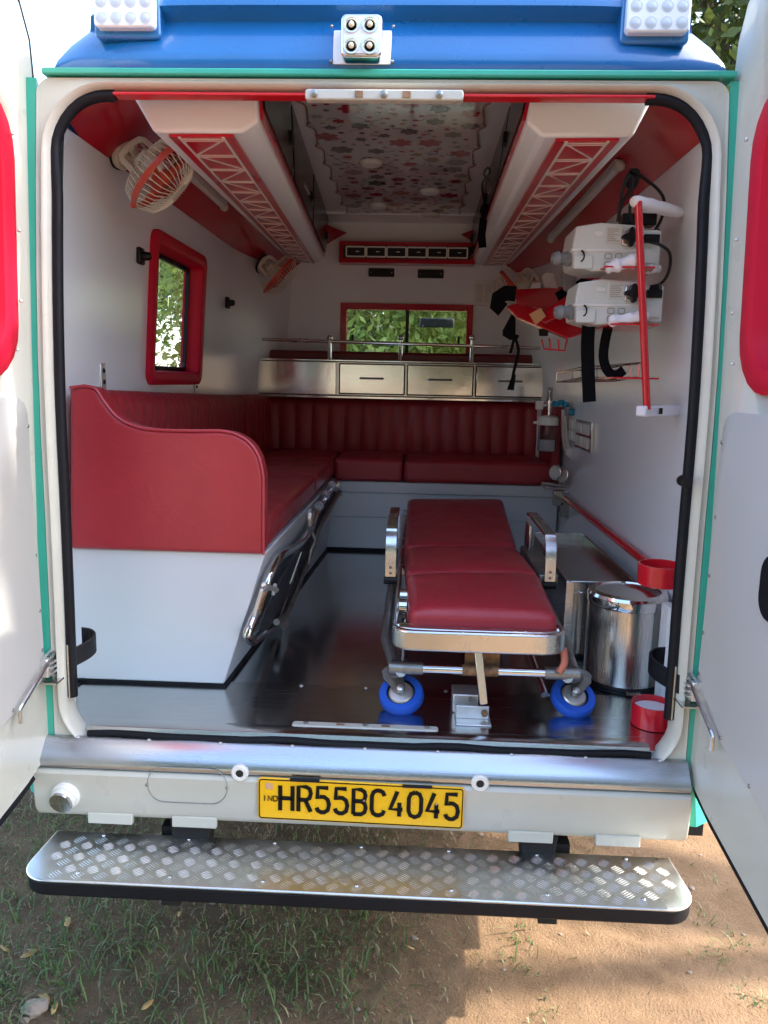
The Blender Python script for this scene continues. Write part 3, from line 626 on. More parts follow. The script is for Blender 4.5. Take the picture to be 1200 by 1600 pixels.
# rear doors -------------------------------------------------------------
def door(s):
    # door swung open about its outer hinge, inner face towards the opening; coordinates: t = distance out from hinge, z
    tilt_ = .02
    X0 = lambda z: .757-.034*max(0, (z-1.3))+(.004 if s < 0 else 0)
    def D(t, z, d=0.): return V((s*(X0(z)+t*tilt_-d), .04-t, z))
    ow, top = .70, 2.37
    def outl(i):                                            # door outline inset by i
        pts = [(i, .80), (i, 1.2), (i, 1.6), (i, 1.95), (i, 2.1)]; r = max(.03, .18-i)
        for a in (0, 22, 45, 68, 90): pts.append((i+r-r*math.cos(R(a)), top-i-r+r*math.sin(R(a))))
        for a in (90, 60, 30, 0): pts.append((ow-i-r+r*math.cos(R(a)), top-i-r+r*math.sin(R(a))))
        pts += [(ow-i, 1.4), (ow-i, .585+i), (.46, .592+i), (.31, .614+i), (.15, .638+i), (.06+i*.3, .66+i), (.02+i*.7, .69+i*.8)]
        return pts
    DO = B().loft([[D(t, z, -.045) for t, z in outl(.0)], [D(t, z, -.02) for t, z in outl(0)], [D(t, z, 0) for t, z in outl(.010)], [D(t, z, .008) for t, z in outl(.02)], [D(t, z, .006) for t, z in outl(.03)]], caps=True).build('rear_door', 'cream', AMB, ang=32)
    B().loft([[D(t, z, -.004) for t, z in outl(-.013)], [D(t, z, -.030) for t, z in outl(-.013)], [D(t, z, -.046) for t, z in outl(.004)], [D(t, z, -.012) for t, z in outl(.004)]], ring=True, caps=False).build('door_weatherstrip', 'rubber', DO)
    def lp(i):
        r = .05
        return [(.052+i, .90), (.062+i, 1.28), (.075+i, 1.525-r)] + [(.075+i+r-r*math.cos(R(a)), 1.525-i-r+r*math.sin(R(a))) for a in (20, 50, 90)] + [(.64-i, 1.525-i), (.64-i, .775+i), (.42, .80+i), (.24, .838+i), (.10+i, .862+i), (.066+i, .875+i*.5)]
    LP = B().loft([[D(t, z, .004) for t, z in lp(0)], [D(t, z, .0125) for t, z in lp(.001)], [D(t, z, .0145) for t, z in lp(.004)]]).build('trim_panel', 'white_door', DO, ang=30)
    for t, z in ((.082, 1.46), (.074, 1.30), (.070, 1.17), (.066, 1.04), (.064, .945), (.085, .885), (.20, .858), (.34, .828), (.30, 1.51), (.5, 1.51)):
        B().sphere(D(t, z, .015), .0045, (.6, 1, 1), 8).build('trim_screw', 'dull_metal', DO)
    def cutdoor():
        cut = B().loft([wr_(.006, -.2, .09), wr_(.006, .2, .09)]).build('cutter', 'cream', AMB)
        md = DO.modifiers.new('cut', 'BOOLEAN'); md.object = cut; md.solver = 'EXACT'; bpy.context.view_layer.update()
        dg = bpy.context.evaluated_depsgraph_get(); me = bpy.data.meshes.new_from_object(DO.evaluated_get(dg)); DO.modifiers.clear(); DO.data = me; bpy.data.objects.remove(cut)
    def wr_(g, d, r): return [D(t, z, d) for t, z in rrect(.37+(.028 if s > 0 else 0), 1.835, .235+g, .245+g, r)]
    cutdoor()
    WT = B().loft([wr_(.03, .002, .11), wr_(.03, .012, .11), wr_(.026, .015, .107), wr_(-.006, .014, .09), wr_(-.014, .010, .085), wr_(-.022, -.022, .08), wr_(-.165, -.026, .04), wr_(-.168, -.036, .04)], caps=False).build('window_surround', 'red_trim', DO, ang=40)
    B().loft([wr_(-.165, -.030, .04), wr_(-.165, -.034, .04)]).build('window_glass', 'dark_glass', DO)
    for t, z in ((.13, 2.04), (.112, 1.86), (.112, 1.72), (.13, 1.62)):
        B().sphere(D(t, z, .022), .004, n=8).build('surround_screw', 'zinc', DO)
    # check strap, latch bolt and stay rod
    zc_ = .905
    E = D
    B().cbox(D(.055, zc_, .012), (.04, .045, .045)).build('latch_block', 'zinc', DO, bevel=.003)
    for k in range(3): B().cbox(D(.055, zc_-.012+k*.012, .036), (.010, .035, .004)).build('latch_tooth', 'zinc', DO)
    B().cbox(D(.05, zc_-.034, .022), (.06, .065, .004)).build('latch_plate', 'alu', DO)
    B().tube([D(.03, zc_+.03, .03), D(.06, zc_+.02, .032), D(.185, zc_-.038, .030), D(.198, zc_-.048, .030), D(.20, zc_-.075, .03)], .0048, 8, sm=3).build('stay_rod', 'alu', DO)
    B().tube([D(.03, zc_+.036, .024), D(.085, zc_+.024, .024)], .003, 6).build('hinge_pin', 'zinc', DO)
    st = [D(.06, zc_, .02), D(.045, zc_+.002, .04), D(.02, zc_+.008, .065), D(-.02, zc_+.015, .085), D(-.055, zc_+.02, .085), D(-.075, zc_+.025, .065), D(-.07, zc_+.03, .045)]
    B().flat(smooth(st, 4), .006, .045, (0, 0, 1)).build('check_strap', 'rubber', DO, bevel=.001)
    if s > 0:
        B().prism([E(t, z, .014) for t, z in rrect(.37, 1.22, .05, .06, .04)], (-.012, 0, 0)).build('grab_recess', 'rubber', DO)
        q = V((.712, -.016, 1.375)); B().lathe([(.012, 0), (.012, .012), (.006, .014), (.006, .02), (.013, .022), (.013, .03), (.001, .032)], q+V((-.04, 0, 0)), (0, -1, 0), 14).build('door_bumper', 'black_plastic', DO)
    return DO
door(1); door(-1)
# ================================================================== side bench
SB = thing('side_bench', 'long bench with dark red vinyl cushions and curved arm end along the window wall', 'bench', (-.56, .3, FZ))
BX = -.297; NY = .30
base = B().loft([[(-.826, NY+.004, FZ+.0115), (-.411, NY+.004, FZ+.0115), (-.335, 2.06, FZ+.0115), (-.826, 2.06, FZ+.0115)], [(-.826, NY+.004, 1.113), (BX+.003, NY+.004, 1.113), (BX+.003, 2.06, 1.10), (-.826, 2.06, 1.10)]]).build('base_panel', 'white_base', SB, bevel=.004)
B().loft([[(-.822, NY, FZ+.001), (-.405, NY, FZ+.001), (-.330, 2.06, FZ+.001), (-.822, 2.06, FZ+.001)], [(-.822, NY, FZ+.012), (-.405, NY, FZ+.012), (-.330, 2.06, FZ+.012), (-.822, 2.06, FZ+.012)]]).build('base_strip', 'rubber', SB)
armpx = [(112, 858), (112, 606), (135, 603), (152, 608), (166, 628), (184, 650), (208, 664), (240, 671), (300, 673), (345, 673), (372, 679), (393, 693), (407, 716), (413, 745), (413, 862)]
ap = [U(x, y, Y=NY) for x, y in armpx]; ap[0].z = ap[-1].z = 1.113
apc = ap[:2] + smooth(ap[2:-1], 4) + ap[-1:]
for p in apc: p.x = max(p.x, -.822)
ARM = B().prism([p+V((0, -.012, 0)) for p in apc], (0, .07, 0)).build('arm_end', 'vinyl', SB, bevel=.012, seg=4)
B().tube([p+V((0, -.012, .001)) for p in apc[1:]], .0038, 6).build('piping', 'piping', ARM)
# seat cushions
def cushion(lo, hi, name, parent, m='vinyl', bev=.02, crown=.012):
    x0, y0, z0 = lo; x1, y1, z1 = hi; b2 = B(); nx_, ny_ = 8, 8
    lo_ = []
    for zz in (0, 1):
        pass
    g = [[V((x0+(x1-x0)*i/nx_, y0+(y1-y0)*j/ny_, z1+crown*(1-(2*i/nx_-1)**4)*(1-(2*j/ny_-1)**4))) for i in range(nx_+1)] for j in range(ny_+1)]
    b2.loft(g, closed=False)
    g2 = [[V((p.x, p.y, z0)) for p in r] for r in g]; b2.loft(g2, closed=False)
    rim = g[0]+[r[-1] for r in g[1:]]+g[-1][::-1][1:]+[r[0] for r in g[::-1]][1:-1]
    b2.loft([[V((p.x, p.y, z0)) for p in rim], rim], caps=False)
    return b2.build(name, m, parent, bevel=bev, seg=4, weld=.0004, ang=60)
cushion((-.74, NY+.06, 1.115), (BX, 1.35, 1.195), 'seat_cushion', SB)
cushion((-.74, 1.354, 1.115), (BX, 2.055, 1.195), 'seat_cushion', SB)
# channelled backrests
def channels(p0, p1, zb, zt, depth, nch, nrm, name, parent, m='vinyl', dz=0.):
    p0, p1 = vec(p0), vec(p1); n_ = vec(nrm); lo = []
    K = 6
    for i in range(nch*K+1):
        t = i/(nch*K); f = (i % K)/K; bul = .012*(math.sin(math.pi*f)**.7) if i % K else 0
        q = p0.lerp(p1, t); zt_ = zt+dz*t
        pr = [(0, zb), (depth+bul-.004, zb+.006), (depth+bul, zb+.03), (depth+bul, zt_-.05), (depth*.86+bul, zt_-.02), (depth*.6+bul*.5, zt_), (0, zt_+.002)]
        lo.append([V((q.x, q.y, z))+n_*d for d, z in pr])
    return B().loft(lo).build(name, m, parent, ang=50)
channels((-.828, NY+.05, 0), (-.828, 2.06, 0), 1.18, 1.535, .085, 26, (1, 0, 0), 'backrest', SB, dz=-.045)
channels((-.82, 2.06, 0), (-.78, 2.5, 0), 1.18, 1.49, .085, 6, (1, 0, 0), 'backrest', SB, m='vinyl')
# ================================================================== front bench
FB = thing('front_bench', 'dark red vinyl bench across the bulkhead below the steel drawers', 'bench', (.1, 2.3, FZ))
B().box((-.42, 2.085, FZ+.016), (.80, 2.5, .905)).build('base_panel', 'white_base', FB, bevel=.003)
B().box((-.45, 2.075, .906), (.80, 2.5, 1.03)).build('base_panel', 'white_base', FB, bevel=.003)
B().box((-.45, 2.065, 1.031), (.80, 2.5, 1.085)).build('base_panel', 'white_base', FB, bevel=.003)
B().box((-.42, 2.079, FZ+.001), (.80, 2.4, FZ+.016)).build('base_strip', 'rubber', FB)
xa, xb, xc_ = U(518, 735, Y=2.05).x, U(630, 735, Y=2.05).x, U(862, 735, Y=2.05).x
cushion((-.30, 2.05, 1.088), (xb-.003, 2.5, 1.195), 'seat_cushion', FB)
cushion((xb+.003, 2.05, 1.088), (xc_, 2.5, 1.195), 'seat_cushion', FB)
cushion((-.74, 2.06, 1.10), (-.304, 2.5, 1.195), 'seat_cushion', FB)
channels((-.74, 2.58, 0), (.77, 2.58, 0), 1.17, 1.485, .085, 17, (0, -1, 0), 'backrest', FB)
B().box((.755, 2.08, 1.09), (.80, 2.49, 1.49)).build('side_pad', 'vinyl', FB, bevel=.012, seg=3)
# ================================================================== drawer cabinet
CY = 2.44
xs = [U(x, 592, Y=CY).x for x in (401, 528, 634, 741, 853)]
DC = thing('drawer_cabinet', 'brushed steel cabinet with three drawers above the rear-facing red backrest', 'cabinet', (0, CY, 1.49))
zb_, zt_ = 1.495, 1.672
B().box((xs[0], CY+.004, zb_), (xs[4]+.012, BY-.002, zt_)).build('carcass', 'steel', DC, bevel=.003)
B().box((xs[0]-.002, CY-.008, zb_-.016), (xs[4]+.013, CY+.06, zb_-.001)).build('bottom_lip', 'chrome', DC, bevel=.003)
B().box((xs[0]-.002, CY-.004, zt_+.001), (xs[4]+.013, CY+.03, zt_+.01)).build('top_lip', 'chrome', DC, bevel=.002)
B().box((xs[0]+.003, CY-.004, zb_+.004), (xs[1]-.010, CY+.003, zt_-.004)).build('blank_panel', 'steel_mirror', DC, bevel=.002)
for i in (1, 2, 3):
    D_ = B().box((xs[i]+.010, CY-.009, zb_+.012), (xs[i+1]-.008, CY+.003, zt_-.012)).build('drawer', 'steel_mirror', DC, bevel=.003)
    B().flat([(x, CY+.002, z) for x, z in rrect((xs[i]+xs[i+1])/2+.001, (zb_+zt_)/2, (xs[i+1]-xs[i])/2-.007, (zt_-zb_)/2-.010, .002, 1)], .005, .004, (0, 1, 0), closed=True).build('drawer_gap', 'dark_void', D_)
    cx = (xs[i]+xs[i+1])/2; zc_ = (zb_+zt_)/2+.004
    B().tube([(cx-.06, CY-.009, zc_), (cx-.055, CY-.026, zc_), (cx+.055, CY-.026, zc_), (cx+.06, CY-.009, zc_)], .0055, 8).build('handle', 'dull_metal', D_)
B().box((xs[0]+.03, CY+.10, zt_+.002), (xs[4]-.01, CY+.19, zt_+.058)).build('top_pad', 'vinyl_dark', DC, bevel=.015, seg=3)
# guard rail
GR = thing('guard_rail', 'chrome guard rail with ball-topped posts on the steel drawers', 'rail', (0, CY+.02, zt_+.01))
ry = CY+.02; r0 = U(408, 530, Y=ry); r1 = U(850, 544, Y=ry)
B().tube([r0, r1], .009, 10).build('rail', 'chrome', GR)
B().cyl(r0.lerp(r1, .11), r0.lerp(r1, .17), .0105, n=12).build('rail_sleeve', 'alu', GR)
B().cbox(r0, (.006, .03, .05)).build('end_bracket', 'alu', GR)
for px in (515, 626, 738):
    q = U(px, 534, Y=ry); po_ = B().lathe([(.014, -(q.z-zt_-.01)), (.011, -(q.z-zt_-.018)), (.009, 0), (.009, .01)], q, (0, 0, 1), 14).build('post', 'chrome', GR)
    B().sphere(q+V((0, 0, .02)), .016, n=14).build('ball_finial', 'chrome', po_)
# ================================================================== overhead cabinets
def overhead(s, near, far, label, dec0, dec1):
    # sections as (x,z): bottom outer, bottom inner, chamfer, top inner, top outer
    OC = thing('overhead_cabinet', label, 'cabinet', (s*.42, 1.3, 2.1), 'overhead cabinets')
    Y0, Y1 = .12, 2.66
    Nn = [V((x, Y0, z)) for x, z in near]; Ff = [V((x, Y1, z)) for x, z in far]
    B().loft([Nn, Ff]).build('cabinet_body', 'white_laminate', OC, bevel=.008, seg=3)
    def bot(t, u, d=.0):                                           # t along, u across bottom (0 outer, 1 inner)
        a = Nn[0].lerp(Nn[1], u); b3 = Ff[0].lerp(Ff[1], u); return a.lerp(b3, t)+V((0, 0, -d))
    uo, ui = dec0, dec1
    pan = B().loft([[bot(.004, uo, .001), bot(.004, ui, .001), bot(.004, ui, .007), bot(.004, uo, .007)], [bot(.995, uo, .001), bot(.995, ui, .001), bot(.995, ui, .007), bot(.995, uo, .007)]]).build('decor_panel', 'red_laminate', OC)
    lb = B(); wd = .0042
    for u in (uo+.12, ui-.12): lb.bar(bot(.004, u, .0078), bot(.995, u, .0078), .006, .002)
    nc = 17; a, b3 = uo+.12, ui-.12
    for i in range(nc):
        t0, t1 = .01+.985*i/nc, .01+.985*(i+1)/nc
        for tt in (t0, t0+.006): lb.bar(bot(tt, a, .0080), bot(tt, b3, .0080), wd*.8, .002)
        if i % 2: lb.bar(bot(t0, a, .0084), bot(t1, b3, .0084), wd, .002)
        else: lb.bar(bot(t0, b3, .0084), bot(t1, a, .0084), wd, .002)
    o = lb.build('lattice_pattern', 'decor_white', pan)
    # inner side: red framed dark sliding panes
    inn0, inn1 = (Nn[2], Nn[3]), (Ff[2], Ff[3])
    def side(t, v, d): 
        p = inn0[0].lerp(inn0[1], v).lerp(inn1[0].lerp(inn1[1], v), t); nn = V((-s*.95, 0, -.3)).normalized(); return p+nn*d
    fr = B().loft([[side(.01, .04, 0), side(.01, .98, 0), side(.01, .98, .008), side(.01, .04, .008)], [side(.985, .04, 0), side(.985, .98, 0), side(.985, .98, .008), side(.985, .04, .008)]]).build('sliding_frame', 'red_laminate', OC)
    for t0, t1, d in ((.02, .28, .012), (.30, .60, .012), (.62, .98, .012)):
        B().loft([[side(t0, .14, .008), side(t0, .94, .008), side(t0, .94, d), side(t0, .14, d)], [side(t1, .14, .008), side(t1, .94, .008), side(t1, .94, d), side(t1, .14, d)]]).build('sliding_pane', 'dark_void' if 0 else 'black_gloss', OC)
        B().cbox(side(t1-.02, .5, .016), (.012, .05, .03)).build('pane_lock', 'black_plastic', OC)
        B().loft([[side(t0+.02, .3, .0125), side(t0+.02, .8, .0125), side(t0+.05, .8, .0125), side(t0+.05, .3, .0125)]], caps=True)
    return OC
nL = [(-.503, 2.107), (-.305, 2.108), (-.266, 2.131), (-.292, 2.437), (-.50, 2.437), (-.60, 2.27)]
fi = U(497, 406, Y=2.66); 
fL = [(fi.x-.16, 2.215), (fi.x, 2.205), (fi.x+.03, 2.225), (fi.x+.05, 2.437), (-.52, 2.437), (-.62, 2.30)]
overhead(-1, nL, fL, 'white overhead cabinet with red lattice underside above the window wall', .16, .90)
nR = [(.552, 2.107), (.355, 2.104), (.319, 2.133), (.370, 2.437), (.52, 2.437), (.625, 2.26)]
fi2 = U(747, 410, Y=2.66)
fR = [(fi2.x+.18, 2.215), (fi2.x, 2.205), (fi2.x-.03, 2.225), (fi2.x-.03, 2.437), (.52, 2.437), (.63, 2.30)]
overhead(1, nR, fR, 'white overhead cabinet with red lattice underside above the equipment wall', .14, .84)
# coiled lead and black pouch hanging from the right overhead cabinet
CB = thing('hanging_pouch', 'black pouch on a looped lead hung inside the equipment side overhead cabinet', 'pouch', (.33, 1.5, 2.2))
q = U(757, 330, X=.335)
B().sphere(q, .035, (.5, 1.4, .8), 12).build('pouch', 'black_fabric', CB, jitter=.003)
B().tube([q+V((-.0, .0, .02)), q+V((-.015, -.03, .09)), U(766, 270, X=.33), U(762, 262, X=.33), U(756, 272, X=.33), U(764, 282, X=.33)], .004, 6, sm=4).build('lead', 'black_plastic', CB)
B().flat([q+V((0, .02, -.02)), q+V((-.005, .03, -.08)), q+V((0, .02, -.13))], .03, .003, (0, 1, .2)).build('strap', 'black_fabric', CB)
# ================================================================== tube lights
def tubelight(p0, p1, label):
    p0, p1 = vec(p0), vec(p1); t = thing('tube_light', label, 'light', p0.lerp(p1, .5), 'tube lights')
    B().tube([p0, p1], .013, 12).build('tube', 'white_plastic', t)
    for p in (p0, p1): B().sphere(p, .018, n=12).build('end_cap', 'cream_plastic', t)
    u_ = (p1-p0).normalized()
    B().bar(p0+V((0, 0, .012)), p1+V((0, 0, .012)), .028, .012).build('batten', 'white_plastic', t)
def bandpt(s, Y, k, d=.015):                                # k 0 lower edge, 1 upper
    x = WX(Y, WZ1); a = V((s*(x-.07), Y, WZ1+.06)); b3 = V((s*(x-.2), Y, WZ1+.145)); return a.lerp(b3, k)+V((-s*.64, 0, -.77)).normalized()*d
tubelight(bandpt(-1, .85, .18), bandpt(-1, 1.45, .18), 'slim tube light on the red band above the side window')
tubelight(bandpt(1, .80, .10), bandpt(1, 2.0, .10), 'slim tube light on the red band behind the equipment rack')
# ================================================================== fans
def fan(base, bn, c, ax, r, label, s=1.):
    base, bn, c, ax = vec(base), vec(bn).normalized(), vec(c), vec(ax).normalized()
    F = thing('wall_fan', label, 'fan', base, 'wall fans')
    o = B().lathe([(.05*s, 0), (.05*s, .006), (.047*s, .008)], base, bn, 28).build('mount_ring', 'black_plastic', F)
    B().lathe([(.045*s, .006), (.045*s, .018), (.040*s, .026), (.015*s, .028), (.001, .028)], base, bn, 28).build('mount_base', 'cream_plastic', F, ang=30)
    u, v = frame(ax)
    back = c-ax*r*.62
    # motor
    B().lathe([(.001, -.62*r), (.26*r, -.62*r), (.30*r, -.5*r), (.30*r, -.12*r), (.2*r, .0)], c, ax, 20).build('motor_housing', 'cream_plastic', F, ang=40)
    # yoke
    side = ax.cross(bn).normalized()
    e1, e2 = back+side*r*.42, back-side*r*.42; hub = back-ax*r*.32
    B().flat(smooth([c-ax*r*.40+side*r*.46, e1, hub+side*r*.34, hub-side*r*.34, e2, c-ax*r*.40-side*r*.46], 3), .016*s, .006, side.cross(ax)).build('yoke', 'cream_plastic', F, bevel=.002)
    B().tube([base+bn*.024, base+bn*.05+(hub-base)*.25, hub], .010*s, 10, sm=3).build('neck', 'cream_plastic', F)
    b2 = B()
    for k in (-1, 1): b2.tube([base+bn*.02+side*k*.03*s, base+bn*.045*s+side*k*.036*s+(hub-base)*.3, hub+side*k*r*.30], .004*s, 6, sm=3)
    b2.build('spring_wire', 'cream_plastic', F)
    # cage
    b2 = B(); nr = 38
    for i in range(nr):
        a = 2*math.pi*i/nr; d = u*math.cos(a)+v*math.sin(a)
        b2.tube([c+d*r*.24+ax*r*.60, c+d*r*.55+ax*r*.57, c+d*r*.85+ax*r*.42, c+d*r*1.0+ax*r*.12, c+d*r*1.0], .0014*s, 4)
        b2.tube([c+d*r*.30-ax*r*.44, c+d*r*.6-ax*r*.43, c+d*r*.9-ax*r*.34, c+d*r*1.0-ax*r*.10, c+d*r*1.0], .0014*s, 4)
    b2.build('cage', 'cream_plastic', F)
    B().lathe([(.26*r, .60*r), (.26*r, .62*r), (.001, .63*r)], c, ax, 20).build('badge', 'cream_plastic', F)
    B().lathe([(1.03*r, -.06*r), (1.035*r, -.04*r), (1.035*r, .07*r), (1.03*r, .09*r), (.99*r, .09*r), (.99*r, -.06*r)], c, ax, 40, caps=False).build('cage_ring', 'fan_red', F)
    q = c+(v)*r*1.05; B().cbox(q, (.01, .016, .01)).build('ring_clip', 'fan_red', F)
    hb = B().lathe([(.18*r, -.05*r), (.18*r, .25*r), (.001, .3*r)], c, ax, 16).build('rotor_hub', 'fan_red', F)
    for k in range(3):
        a = 2*math.pi*k/3; d = u*math.cos(a)+v*math.sin(a); e = u*math.cos(a+.9)+v*math.sin(a+.9)
        B().prism([c+d*r*.16+ax*r*.02, c+d*r*.85-ax*r*.0, c+(d+e).normalized()*r*.9+ax*r*.16, c+e*r*.6+ax*r*.24, c+e*r*.16+ax*r*.22], ax*.003).build('blade', 'fan_red', hb)
    return F
mat('fan_red', (.55, .06, .03), .3, coat=.2)
b0 = U(190, 236, X=-.755)
b0 = U(190, 237, Y=.60)
fan(b0, (.8, -.25, -.45), U(250, 273, Y=.50), (.74, .14, -.66), .106, 'cream caged fan with red ring mounted above the bench arm end')
b1 = U(409, 412, Y=2.36)
fan(b1, (.8, -.25, -.45), U(436, 430, Y=2.16), (.74, .14, -.66), .10, 'cream caged fan with red ring in the corner by the bulkhead on the window side')
b3_ = U(838, 447, Y=2.36)
fan(b3_, (-.8, -.25, -.45), U(806, 452, Y=2.28), (-.74, .14, -.66), .113, 'caged fan half hidden behind the red spine board')
# ================================================================== right wall equipment
# rack pole
RX = .70; RYp = .36
RK = thing('equipment_rack', 'red pole rack with three shelves and white foam wrapped arms', 'rack', (RX, RYp, 1.5))
pt, pb = U(998, 312, X=RX), U(1011, 640, X=RX)
pole0 = V((RX, RYp, 1.485)); pole1 = V((RX-.006, RYp, 2.06))
pole0 = U(1011, 640, Y=RYp); pole1 = U(997, 315, Y=RYp)
B().cyl(pole0, pole1, .0098, n=16).build('pole', 'red_paint', RK)
def lumpy(p0, p1, r, name, parent, m='foam', n=9, amp=.25):
    p0, p1 = vec(p0), vec(p1); u, v = frame(p1-p0); lo = []
    for i in range(n+1):
        rr = r*(1+random.uniform(-amp, amp))*(.75 if i in (0, n) else 1)
        lo.append([p0.lerp(p1, i/n)+(u*math.cos(6.283*j/10)+v*math.sin(6.283*j/10)*1.0)*rr*(1+random.uniform(-amp, amp)*.5) for j in range(10)])
    return B().loft(lo).build(name, m, parent, sub=1)
wallp = lambda q, dy=.15: V((WX(q.y+dy, q.z), q.y+dy, q.z))
lumpy(pole1+V((-.016, -.006, .0)), wallp(pole1)+V((.005, 0, .004)), .017, 'foam_wrap', RK, amp=.22)
b2 = B().bar(pole0+V((-.018, -.006, -.004)), wallp(pole0)+V((-.01, -.006, -.004)), .03, .028); b2.build('arm_wrap', 'caution_white', RK, bevel=.005)
for k in (.35,): B().cbox(pole0.lerp(wallp(pole0), k)+V((.0, -.022, -.004)), (.008, .006, .016)).build('cable_tie', 'black_plastic', RK)
def shelf(pxl, pxr, py, Y0, Y1):
    a = U(pxl, py, Y=Y0); b3 = U(pxr, py, Y=Y0); z = (a.z+b3.z)/2
    return B().loft([[(a.x, Y0, z-.002), (b3.x, Y0, z-.002), (b3.x+.03, Y1, z-.002), (a.x, Y1, z-.002)], [(a.x, Y0, z+.002), (b3.x, Y0, z+.002), (b3.x+.03, Y1, z+.002), (a.x, Y1, z+.002)]]).build('shelf', 'red_paint', RK), z, a.x
shelf(945, 1024, 417, .37, .60); shelf(955, 1029, 507, .37, .62); shelf(962, 1030, 591, .37, .55)
def device(pl_, pr_, ptop, pbot, Y, label):
    # white medical unit standing on a rack shelf; near side faces the doors
    DV = thing('medical_device', label, 'medical device', U((pl_+pr_)/2, pbot, Y=Y+.05), 'white units on the red rack')
    x0, x1 = U(pl_, ptop, Y=Y).x, U(pr_, ptop, Y=Y).x; z1, z0 = U(960, ptop, Y=Y).z, U(960, pbot, Y=Y).z; h = z1-z0; wx = x1-x0
    sec = [(x0+.006, z0+.014), (x0+wx*.30, z0), (x1, z0+.006), (x1, z1-.006), (x0+wx*.38, z1), (x0+.006, z1-.010), (x0, z0+h*.55)]
    D1 = B().prism([(x, Y, z) for x, z in sec], (0, .15, 0)).build('housing', 'device_plastic', DV, bevel=.004, seg=2)
    B().box((x0-.003, Y-.003, z0+h*.40), (x1+.002, Y+.153, z0+h*.46)).build('seam_band', 'white_plastic', D1, bevel=.002)
    B().box((x0+wx*.02, Y-.006, z0+h*.04), (x0+wx*.30, Y, z0+h*.32)).build('corner_foot', 'device_plastic', D1, bevel=.004)
    B().box((x0+wx*.30, Y-.004, z0+h*.72), (x0+wx*.42, Y+.002, z0+h*.82)).build('vent_slot', 'white_plastic', D1, bevel=.002)
    lb = B().box((x0+wx*.46, Y-.0025, z0+h*.58), (x0+wx*.68, Y+.001, z0+h*.92)).build('rating_label', 'label_paper', D1)
    for k in range(7): B().box((x0+wx*.48, Y-.0032, z0+h*(.62+.04*k)), (x0+wx*(.48+random.uniform(.08, .18)), Y-.0026, z0+h*(.632+.04*k))).build('print_line', 'grey_ink', lb)
    for i in range(2):
        for j in range(2): B().flat([(a, Y-.002, e) for a, e in rrect(x0+wx*(.51+.15*i), z0+h*(.14+.17*j), wx*.045, h*.055, .003, 2)], .0016, .001, (0, 1, 0), closed=True).build('embossed_mark', 'grey_ink', D1)
    br = B().box((x0+wx*.68, Y-.012, z0+h*.52), (x1-.01, Y+.0, z0+h*.86)).build('clamp_plate', 'alu', DV, bevel=.003)
    q = V((x0+wx*.79, Y-.012, z0+h*.68))
    kb = [q+V((math.cos(a)*(.019+.006*math.cos(4*a)), 0, math.sin(a)*(.019+.006*math.cos(4*a)))) for a in [6.283*i/32 for i in range(32)]]
    B().prism(kb, (0, -.018, 0)).build('star_knob', 'black_plastic', DV, bevel=.003)
    n0 = V((x0+.004, Y+.04, z0+h*.30))
    nz_ = B().lathe([(.020, -.006), (.020, .012), (.016, .014), (.016, .032), (.020, .036), (.015, .050), (.010, .052), (.001, .04)], n0, V((-1, -.25, -.05)), 10).build('outlet_nozzle', 'nozzle_grey', DV)
    B().flat([n0+V((.016, -.045, .014*math.sin(a)))+V((.010*math.cos(a), 0, 0)) for a in [-1.4+2.8*i/8 for i in range(9)]], .004, .004, (0, 1, 0)).build('outlet_mark', 'black_plastic', DV)
    # rear socket block towards the wall
    B().box((x1+.002, Y+.02, z0+h*.1), (x1+.05, Y+.12, z0+h*.9)).build('socket_block', 'device_plastic', DV, bevel=.004)
    B().box((x1+.004, Y+.012, z0+h*.62), (x1+.045, Y+.02, z0+h*.8)).build('socket_face', 'black_plastic', DV, bevel=.002)
    B().box((x1+.006, Y+.012, z0+h*.2), (x1+.04, Y+.02, z0+h*.48)).build('side_label', 'label_paper', DV)
    return x0, x1, z0, z1
mat('nozzle_grey', (.20, .21, .22), .45)
d1 = device(897, 1008, 348, 424, .42, 'white medical unit on the upper shelf of the red rack')
d2 = device(901, 1012, 436, 508, .42, 'white medical unit on the lower shelf of the red rack')
lumpy(U(946, 420, Y=.385), U(1000, 404, Y=.385), .018, 'foam_padding', RK, amp=.4); lumpy(U(950, 502, Y=.385), U(1014, 494, Y=.385), .016, 'foam_padding', RK, amp=.45)
lumpy(U(1008, 420, Y=.44), U(1030, 420, Y=.46), .013, 'foam_padding', RK, amp=.4)
# black leads
PC = thing('power_lead', 'black power leads looped from the white units round the rack top', 'cable', U(1040, 400, Y=.5))
px = [(1022, 362), (1034, 340), (1038, 315), (1028, 296), (1005, 278), (988, 266), (984, 272), (980, 290), (992, 292), (998, 270), (990, 268), (982, 300), (972, 318), (965, 346)]
B().tube([U(x, y, Y=.45+.02*math.sin(i)) for i, (x, y) in enumerate(px)], .0042, 7, sm=4).build('lead', 'black_plastic', PC)
px = [(1020, 448), (1036, 440), (1046, 420), (1046, 395), (1030, 382), (1008, 374), (992, 352), (984, 330), (988, 300), (988, 275), (976, 285), (970, 310), (966, 340)]
B().tube([U(x, y, Y=.43+.02*math.cos(i)) for i, (x, y) in enumerate(px)], .0042, 7, sm=4).build('lead', 'black_plastic', PC)
B().sphere(U(987, 276, Y=.45), .014, (1.2, .8, .8), 10).build('knot', 'black_plastic', PC)
B().cbox(U(996, 345, Y=.50), (.09, .05, .03)).build('adapter', 'black_plastic', PC, bevel=.004)
B().tube([U(1018, 367, Y=.45), U(1030, 362, Y=.45)], .010, 8).build('plug', 'black_plastic', PC); B().tube([U(1014, 452, Y=.45), U(1032, 448, Y=.43)], .010, 8).build('plug', 'black_plastic', PC)
